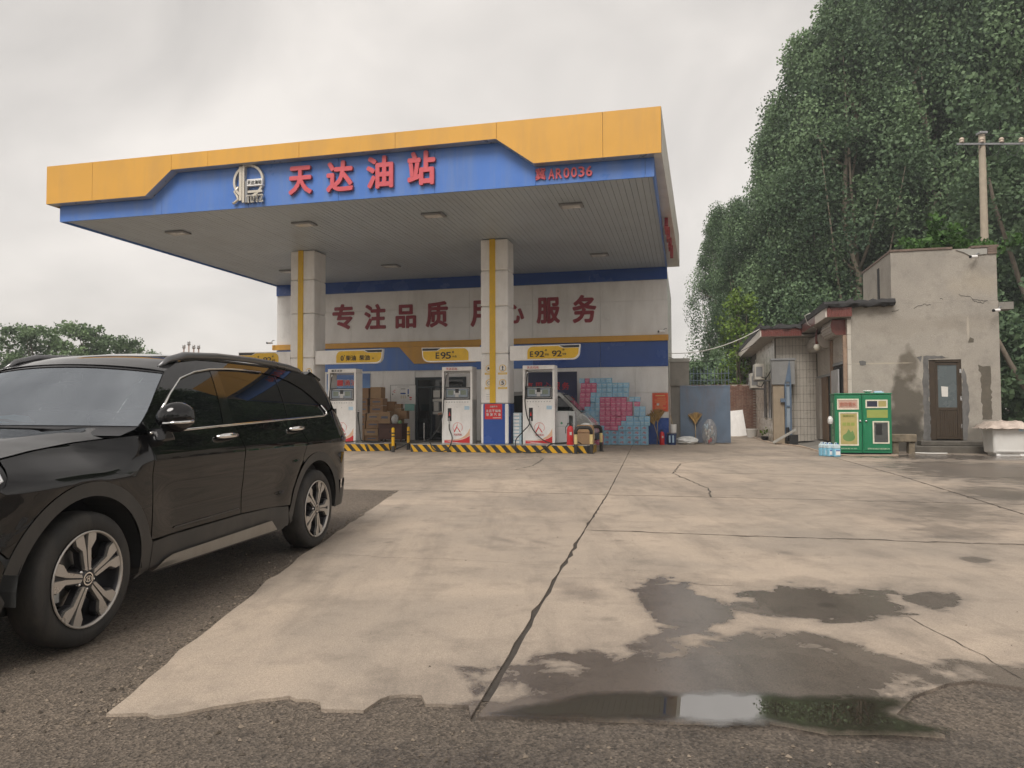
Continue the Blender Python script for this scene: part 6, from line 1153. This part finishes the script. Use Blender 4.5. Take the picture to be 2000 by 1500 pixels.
# nose: bumper wraps round, headlight, grille
def shell(name, mat, rows, smooth=True, parent=car): return MB().grid(rows).build(name, mat, parent, smooth=smooth)
side_patch('bumper_side', [(.36, .875), (.372, .655)]+arc(FA, RP, aB, 172, 3)[1:]+[(.372, .30), (.20, .26), (.06, .32), (.03, .6), (.05, .82), (.15, .86)], m_paint, 0, .04); side_patch('bumper_cladding', [(.40, .46), (.46, .36), (.43, .24), (.2, .22), (.05, .27), (.03, .42)], m_clad, .006, .04)
side_patch('headlight', [(.51, 1.035), (.45, .925), (.36, .885), (.16, .87), (.10, .94), (.2, .985), (.36, 1.01)], m_gblk, -.004, .04)
for s in (-1, 1):
    for pts in ([(.18, .95), (.34, .985), (.47, 1.015), (.435, .95), (.35, .905)], [(.22, .93), (.33, .945), (.40, .95)]): MB().tube([sidept(x, z, .003, s) for x, z in pts], .007, 6).build('light_strip', M('lamp_silver', (.62, .63, .64), .2, .4, var=0), car, smooth=True)
yf = hw(.06, .6)
rows = []
for z in (.26, .34, .45, .6, .74, .86, .95, 1.0):
    row = []
    for k in range(13):
        y = -yf+2*yf*k/12; u = (y/yf)**2; row.append((.06-.16*(1-u)+.03*abs(z-.6), y, z+.02*(1-u)))
    rows.append(row)
shell('front_fascia', m_gblk, rows); MB().box(-.12, -.07, -.5, .5, .5, .82).build('grille', m_clad, car, bevel=.02); MB().box(-.14, -.121, -.24, .24, .40, .5).build('number_plate', M('plate_green', (.30, .45, .36), .4, var=.05), car)
# bonnet, windscreen, roof, tail
HE = [(.50, 1.045), (.74, 1.08), (1.04, 1.11), (1.34, 1.138), (1.40, 1.15)]
rows = []
for i in range(25):
    u = i/24; x = .50+.90*u; z = interp(HE, x); yb = hw(x, z)-.02; row = []
    for k in range(25):
        s = -1+2*k/24; q = 1-s*s; fx = -(.42*(1-u)**1.2+.16*u)*q; row.append((x+fx, s*yb, z+.052*q**.75*(.35+.65*min(1, u*2.2))-.07*(1-u)**3*q+.012*math.exp(-((abs(s)-.72)/.1)**2)*u))
    rows.append(row)
shell('bonnet', m_paint, rows)
WE = [(1.44, 1.196), (1.58, 1.295), (1.75, 1.43), (1.93, 1.56)]
def wsrow(x, z, u): 
    yb = hw(x, z)-.012; return [(x-(.22-.10*u)*(1-s*s), s*yb, z+(.012+.035*u)*(1-s*s)) for s in [-1+2*k/20 for k in range(21)]]
rows = [wsrow(1.44+.49*i/14, interp(WE, 1.44+.49*i/14), i/14) for i in range(15)]
shell('windscreen', m_ws, rows)
MB().grid([[(p[0]-.004, p[1], p[2]+.003) for p in wsrow(1.915, interp(WE, 1.915), .97)], [(p[0], p[1], p[2]+.003) for p in wsrow(1.935, 1.565, 1)]]).build('screen_edge', m_gblk, car, smooth=True)
cow = wsrow(1.44, 1.196, 0); rows = [[(p[0]-.16, p[1], p[2]-.055) for p in cow], [(p[0]-.03, p[1], p[2]-.02) for p in cow], [(p[0]+.03, p[1], p[2]+.012) for p in cow]]
shell('cowl', m_black, rows)
MB().tube([(1.28, -.3, 1.20), (1.31, -.05, 1.235), (1.36, .3, 1.25)], .010, 6).tube([(1.30, .3, 1.21), (1.36, .55, 1.25)], .010, 6).build('wiper', m_black, car)
rows = []
for i in range(22):
    u = i/21; x = 1.93+2.55*u; z = interp(RU, x)+.001; yb = hw(x, z)+.001; rows.append([(x-(.12*(1-u)-.08*u)*(1-s*s), s*yb, z+.052*(1-s*s)**.8) for s in [-1+2*k/16 for k in range(17)]])
shell('roof', m_paint, rows)
top = rows[-1]; prof = [(4.48, 1.62), (4.58, 1.42), (4.72, 1.16), (4.845, .98), (4.865, .8), (4.85, .55), (4.77, .34)]; rows = [top]
for x, z in prof[1:]: rows.append([(x+.10*(1-s*s), s*min(hw(min(x, 4.85), z), .8 if z > 1.2 else 1), z) for s in [-1+2*k/16 for k in range(17)]])
shell('tailgate', m_paint, rows)
MB().prism([(4.34, 1.655), (4.69, 1.60), (4.70, 1.625), (4.45, 1.695)], -.60, .60).build('spoiler', m_paint, car, bevel=.01); side_patch('tail_light', [(4.68, 1.02), (4.82, 1.0), (4.84, .84), (4.77, .80)], M('tail_lamp_red', (.25, .012, .012), .1, var=0), .004, .04); side_patch('rear_bumper_cladding', [(4.36, .33), (4.38, .50), (4.80, .60), (4.83, .5), (4.75, .34)], m_clad, .006, .04)
for s in (-1, 1):
    y = s*.625; rl = MB().tube([(1.98, y, 1.60), (2.08, y, 1.655), (2.27, y, 1.70), (2.68, y, 1.725), (3.2, y, 1.73), (3.6, y, 1.722), (3.9, y, 1.705), (4.1, y, 1.685), (4.22, y, 1.655)], [.012, .024, .028, .026, .026, .026, .028, .024, .012], 10).build('roof_rail', m_rail, car, smooth=True)
    MB().box(2.2, 3.85, min(y-s*.004, y+s*.004), max(y-s*.004, y+s*.004), 1.66, 1.70).build('rail_web', m_gblk, rl)
# door handles, mirrors
for s in (-1, 1):
    for xa, xb, z in ((2.19, 2.45, 1.10), (3.33, 3.57, 1.125)):
        h = MB().tube([sidept(xa, z, .012, s), sidept(xa+.05, z+.005, .04, s), sidept((xa+xb)/2, z+.008, .048, s), sidept(xb-.04, z+.006, .04, s), sidept(xb, z, .012, s)], [.012, .019, .021, .019, .012], 8).build('door_handle', m_chrome, car, smooth=True)
        cup = MB(); P = [(xa+.06+.075*(1+math.cos(a)), z-.01+.035*math.sin(a)) for a in np.linspace(0, 2*PI, 17)[:-1]]; cup.poly([sidept(x_, z_, .0015, s) for x_, z_ in P]); cup.build('handle_cup', m_gblk, h, clean=False)
    rows = []
    for i in range(11):
        u = i/10; q = math.sin(PI*(.08+.84*u))**.55; yc = s*(.955+.20*u); cz = 1.245+.01*u; rows.append([(1.54+.05*u+math.cos(a)*.075*q*(1.25 if math.cos(a) < 0 else .6), yc, cz+math.sin(a)*.098*q) for a in np.linspace(0, 2*PI, 17)[:-1]])
    mi = MB().grid(rows, closed=True); mi.poly(rows[0]); mi.poly(rows[-1]); mi = mi.build('door_mirror', m_paint, car, smooth=50)
    MB().prism([(1.50, 1.09), (1.66, 1.10), (1.60, 1.18), (1.53, 1.18)], min(s*.87, s*1.0), max(s*.87, s*1.0)).build('mirror_arm', m_gblk, mi, bevel=.02); MB().tube([(1.465, s*1.03, 1.21), (1.48, s*1.10, 1.215), (1.535, s*1.152, 1.22), (1.58, s*1.16, 1.225)], .010, 6).build('indicator', m_chrome, mi, smooth=True)
# underbody, wheel wells, interior
MB().box(.35, 4.5, -.74, .74, .24, .62).build('underbody', m_dark, car); MB().box(1.5, 4.3, -.80, .80, .62, 1.08).build('floor_tub', m_int, car)
for c in (FA, RA):
    for s in (-1, 1): MB().lathe([(.46, 0), (.46, .24)], 20, (c[0], s*.94 if s < 0 else .70, c[1]), 'y', R(-5), R(185)).build('wheel_well', m_dark, car, clean=False)
MB().box(1.32, 1.70, -.74, .74, .95, 1.165).build('dashboard', m_int, car, bevel=.05)
sw_ = MB().lathe([(.165, 0), (.175, .012), (.185, 0), (.175, -.012), (.165, 0)], 22).build('steering_wheel', m_int, car, smooth=True); sw_.location = (1.82, -.38, 1.14); sw_.rotation_euler = (0, R(62), 0)
for y in (-.40, .40):
    MB().box(2.12, 2.30, y-.25, y+.25, .8, 1.30).build('seat_back', m_int, car, bevel=.06); MB().box(2.16, 2.28, y-.14, y+.14, 1.32, 1.50).build('head_rest', m_int, car, bevel=.04)
MB().lathe([(0, 0), (.12, .0), (.12, .04), (.08, .09), (0, .1)], 14, (1.55, .12, 1.17)).build('dash_cloth', M('pale_blue_cloth', (.35, .5, .62), .8, var=.1), car, smooth=True); MB().box(1.86, 1.95, -.06, .06, 1.50, 1.56).build('rear_view_mirror', m_black, car, bevel=.015)
# wheels
m_alloy = M('machined_alloy', (.45, .425, .395), .32, .6, var=.05, vs=9); m_alloyd = M('dark_alloy', (.05, .05, .055), .35, .6, var=.08); m_disc = M('brake_disc', (.32, .31, .30), .35, .9, var=.1)
def wheel():
    t = MB().lathe([(.266, -.100), (.280, -.108), (.31, -.112), (.345, -.104), (.366, -.082), (.374, -.045), (.375, 0), (.374, .045), (.366, .088), (.345, .115), (.31, .12), (.266, .105), (.266, -.105)], 56, (0, 0, 0), 'y').build('tyre', m_tyre, None, smooth=50)
    parts = []
    parts.append(('barrel', MB().lathe([(.268, -.108), (.258, -.100), (.248, -.07), (.242, .09), (.10, .09)], 48, (0, 0, 0), 'y').mesh('barrel', m_alloyd, True))); parts.append(('rim_lip', MB().lathe([(.269, -.110), (.267, -.116), (.257, -.114), (.254, -.098)], 48, (0, 0, 0), 'y').mesh('rim_lip', m_alloy, True)))
    parts.append(('brake_disc', MB().lathe([(.06, -.005), (.165, -.005), (.165, .02), (.06, .02)], 36, (0, 0, 0), 'y').mesh('brake_disc', m_disc, 40))); parts.append(('caliper', MB().box(-.20, -.13, -.03, .05, -.10, .10).mesh('caliper', M('caliper_grey', (.45, .46, .45), .4, .4, var=.1))))
    def spoke(a, P, y0, y1, m, name):
        c, s = math.cos(a), math.sin(a); mb = MB(); P = [(x*c-z*s, x*s+z*c) for x, z in P]; mb.prism(P, y0, y1); parts.append((name, mb.mesh(name, m)))
    for k in range(5):
        a = 2*PI*k/5+PI/2+.1
        for sg in (-1, 1):   # two bright facets per spoke, split by a dark groove, flaring at the rim
            P = [(.046, sg*.004), (.056, sg*.022), (.165, sg*.032), (.205, sg*.072), (.252, sg*.080), (.264, sg*.022), (.226, sg*.014), (.165, sg*.005)]
            spoke(a, P if sg > 0 else P[::-1], -.108, -.088, m_alloy, 'spoke')
        spoke(a, [(.04, -.030), (.04, .030), (.160, .040), (.202, .082), (.250, .090), (.262, 0), (.250, -.090), (.202, -.082), (.160, -.040)], -.088, -.045, m_alloyd, 'spoke_back')
    parts.append(('hub', MB().lathe([(0, -.100), (.045, -.100), (.060, -.092), (.075, -.06), (.08, .02), (0, .02)], 24, (0, 0, 0), 'y').mesh('hub', m_alloyd, True))); parts.append(('cap_ring', MB().ring(.030, .037, (0, 0, 0), -.106, -.099, 24).mesh('cap_ring', m_chrome, 40)))
    e = MB(); e.lathe([(.019, -.107), (.0225, -.107), (.0225, -.100), (.019, -.100), (.019, -.107)], 20, (0, 0, 0), 'y'); e.v = [(v[0]*1.15, v[1], v[2]*.75) for v in e.v]; e.prism([(-.011, -.012), (-.006, -.012), (-.002, .012), (-.007, .012)], -.107, -.1).prism([(.002, -.012), (.007, -.012), (.011, .012), (.006, .012)], -.107, -.1).prism([(-.006, -.003), (.006, .0), (.006, .004), (-.006, .001)], -.107, -.1); parts.append(('cap_emblem', e.mesh('cap_emblem', m_chrome)))
    for k in range(5):
        a = 2*PI*k/5+PI/2+.1+PI/5; parts.append(('lug_nut', MB().lathe([(0, -.098), (.009, -.096), (.011, -.085), (.011, -.06)], 8, (.057*math.cos(a), 0, .057*math.sin(a)), 'y').mesh('lug_nut', m_chrome, True)))
    return t, parts
wt_, wp_ = wheel()
for i, (c, s) in enumerate(((FA, -1), (RA, -1), (FA, 1), (RA, 1))):
    w_ = bpy.data.objects.new('wheel', wt_.data); COL.objects.link(w_); w_.parent = car; w_.location = (c[0], s*.858, .368); w_.scale = (.98, .92, .98); w_.rotation_euler = (0, (0, .5, .2, .9)[i], 0 if s < 0 else PI)
    for nm, me in wp_: link(nm, me, w_)
bpy.data.objects.remove(wt_)
# ------------------------------------------------------------------ attendant standing behind the pump, one forearm showing
def person():
    t = sthing('person', 'person behind the E95 pump with one forearm in pale pink reaching out', 'person', -6.62, -4.35, .1)
    V = [(0, 0, .95), (0, 0, 1.12), (0, .0, 1.32), (0, .01, 1.43), (0, .0, 1.50), (0, -.01, 1.58), (0, -.015, 1.68),
         (-.18, 0, 1.38), (-.27, -.02, 1.14), (-.50, -.10, 1.10), (.18, 0, 1.38), (.24, .02, 1.12), (.22, -.10, .90),
         (-.10, 0, .90), (-.11, -.01, .50), (-.11, .02, .09), (-.12, -.12, .045), (.10, 0, .90), (.11, -.01, .50), (.11, .02, .09), (.12, -.12, .045)]
    Rr = [.14, .13, .15, .10, .055, .085, .075, .065, .05, .034, .065, .05, .034, .09, .062, .045, .04, .09, .062, .045, .04]
    E = [(0, 1), (1, 2), (2, 3), (3, 4), (4, 5), (5, 6), (3, 7), (7, 8), (8, 9), (3, 10), (10, 11), (11, 12), (0, 13), (13, 14), (14, 15), (15, 16), (0, 17), (17, 18), (18, 19), (19, 20)]
    def skin(name, V, E, Rr, mat, root):
        me = bpy.data.meshes.new(name); me.from_pydata(V, E, []); o = link(name, me, t); m = o.modifiers.new('skin', 'SKIN'); sv = me.skin_vertices[0].data
        for i, r in enumerate(Rr): sv[i].radius = (r, r*.85); sv[i].use_root = i == root
        o.modifiers.new('sub', 'SUBSURF').levels = 2; o.modifiers['sub'].render_levels = 2; me.materials.append(mat); return o
    m_skin = M('skin', (.42, .23, .16), .5, var=.06); m_shirt = M('pale_pink_shirt', (.55, .36, .34), .8, var=.1, vs=9); m_trs = M('dark_trousers', (.02, .022, .03), .8, var=.1)
    skin('body', V, E, Rr, m_shirt, 0)
    HV = [(-.49, -.10, 1.10), (-.55, -.12, 1.08), (-.60, -.14, 1.065)]; HE_ = [(0, 1), (1, 2)]; HR = [.032, .036, .034]
    for k, (dz, ln) in enumerate(((.028, .075), (.010, .085), (-.008, .08), (-.024, .062))):
        b = len(HV); HV += [(-.62, -.145, 1.062+dz), (-.62-ln*.5, -.165, 1.055+dz), (-.62-ln*.85, -.16, 1.03+dz)]; HE_ += [(2, b), (b, b+1), (b+1, b+2)]; HR += [.010, .009, .007]
    b = len(HV); HV += [(-.56, -.16, 1.095), (-.60, -.185, 1.09)]; HE_ += [(1, b), (b, b+1)]; HR += [.011, .009]
    skin('hand', HV, HE_, HR, m_skin, 1)
    MB().lathe([(0, -.12), (.05, -.11), (.075, -.05), (.08, .02), (.07, .09), (.04, .12), (0, .125)], 16, (0, -.01, 1.61)).build('head', m_skin, t, smooth=True); MB().lathe([(.085, .0), (.083, .06), (.055, .115), (0, .135)], 16, (0, .005, 1.62)).build('hair', M('black_hair', (.01, .009, .008), .5, var=.1), t, smooth=True)
    MB().lathe([(.125, 0), (.135, -.1), (.12, -.2)], 16, (0, 0, 1.0)).tube([(-.10, 0, .92), (-.11, -.01, .5), (-.11, .02, .1)], [.105, .075, .06], 10).tube([(.10, 0, .92), (.11, -.01, .5), (.11, .02, .1)], [.105, .075, .06], 10).build('trousers', m_trs, t, smooth=True)
person()
# ------------------------------------------------------------------ thin volume added to stand in for windscreen glare
hz = MB().box(-60, 75, -30, 75, -1.1, 31).build('veil', [])
hm = bpy.data.materials.new('glare_veil'); hm.use_nodes = True; nt = hm.node_tree; nt.nodes.clear()
ho = nt.nodes.new('ShaderNodeOutputMaterial'); pv = nt.nodes.new('ShaderNodeVolumePrincipled'); pv.inputs['Color'].default_value = (.92, .96, 1, 1); pv.inputs['Density'].default_value = .0012; pv.inputs['Anisotropy'].default_value = .2
nt.links.new(pv.outputs[0], ho.inputs['Volume']); hz.data.materials.clear(); hz.data.materials.append(hm); tag(hz, 'thin pale haze added over the yard, standing in for windscreen glare', 'veil', kind='stuff')
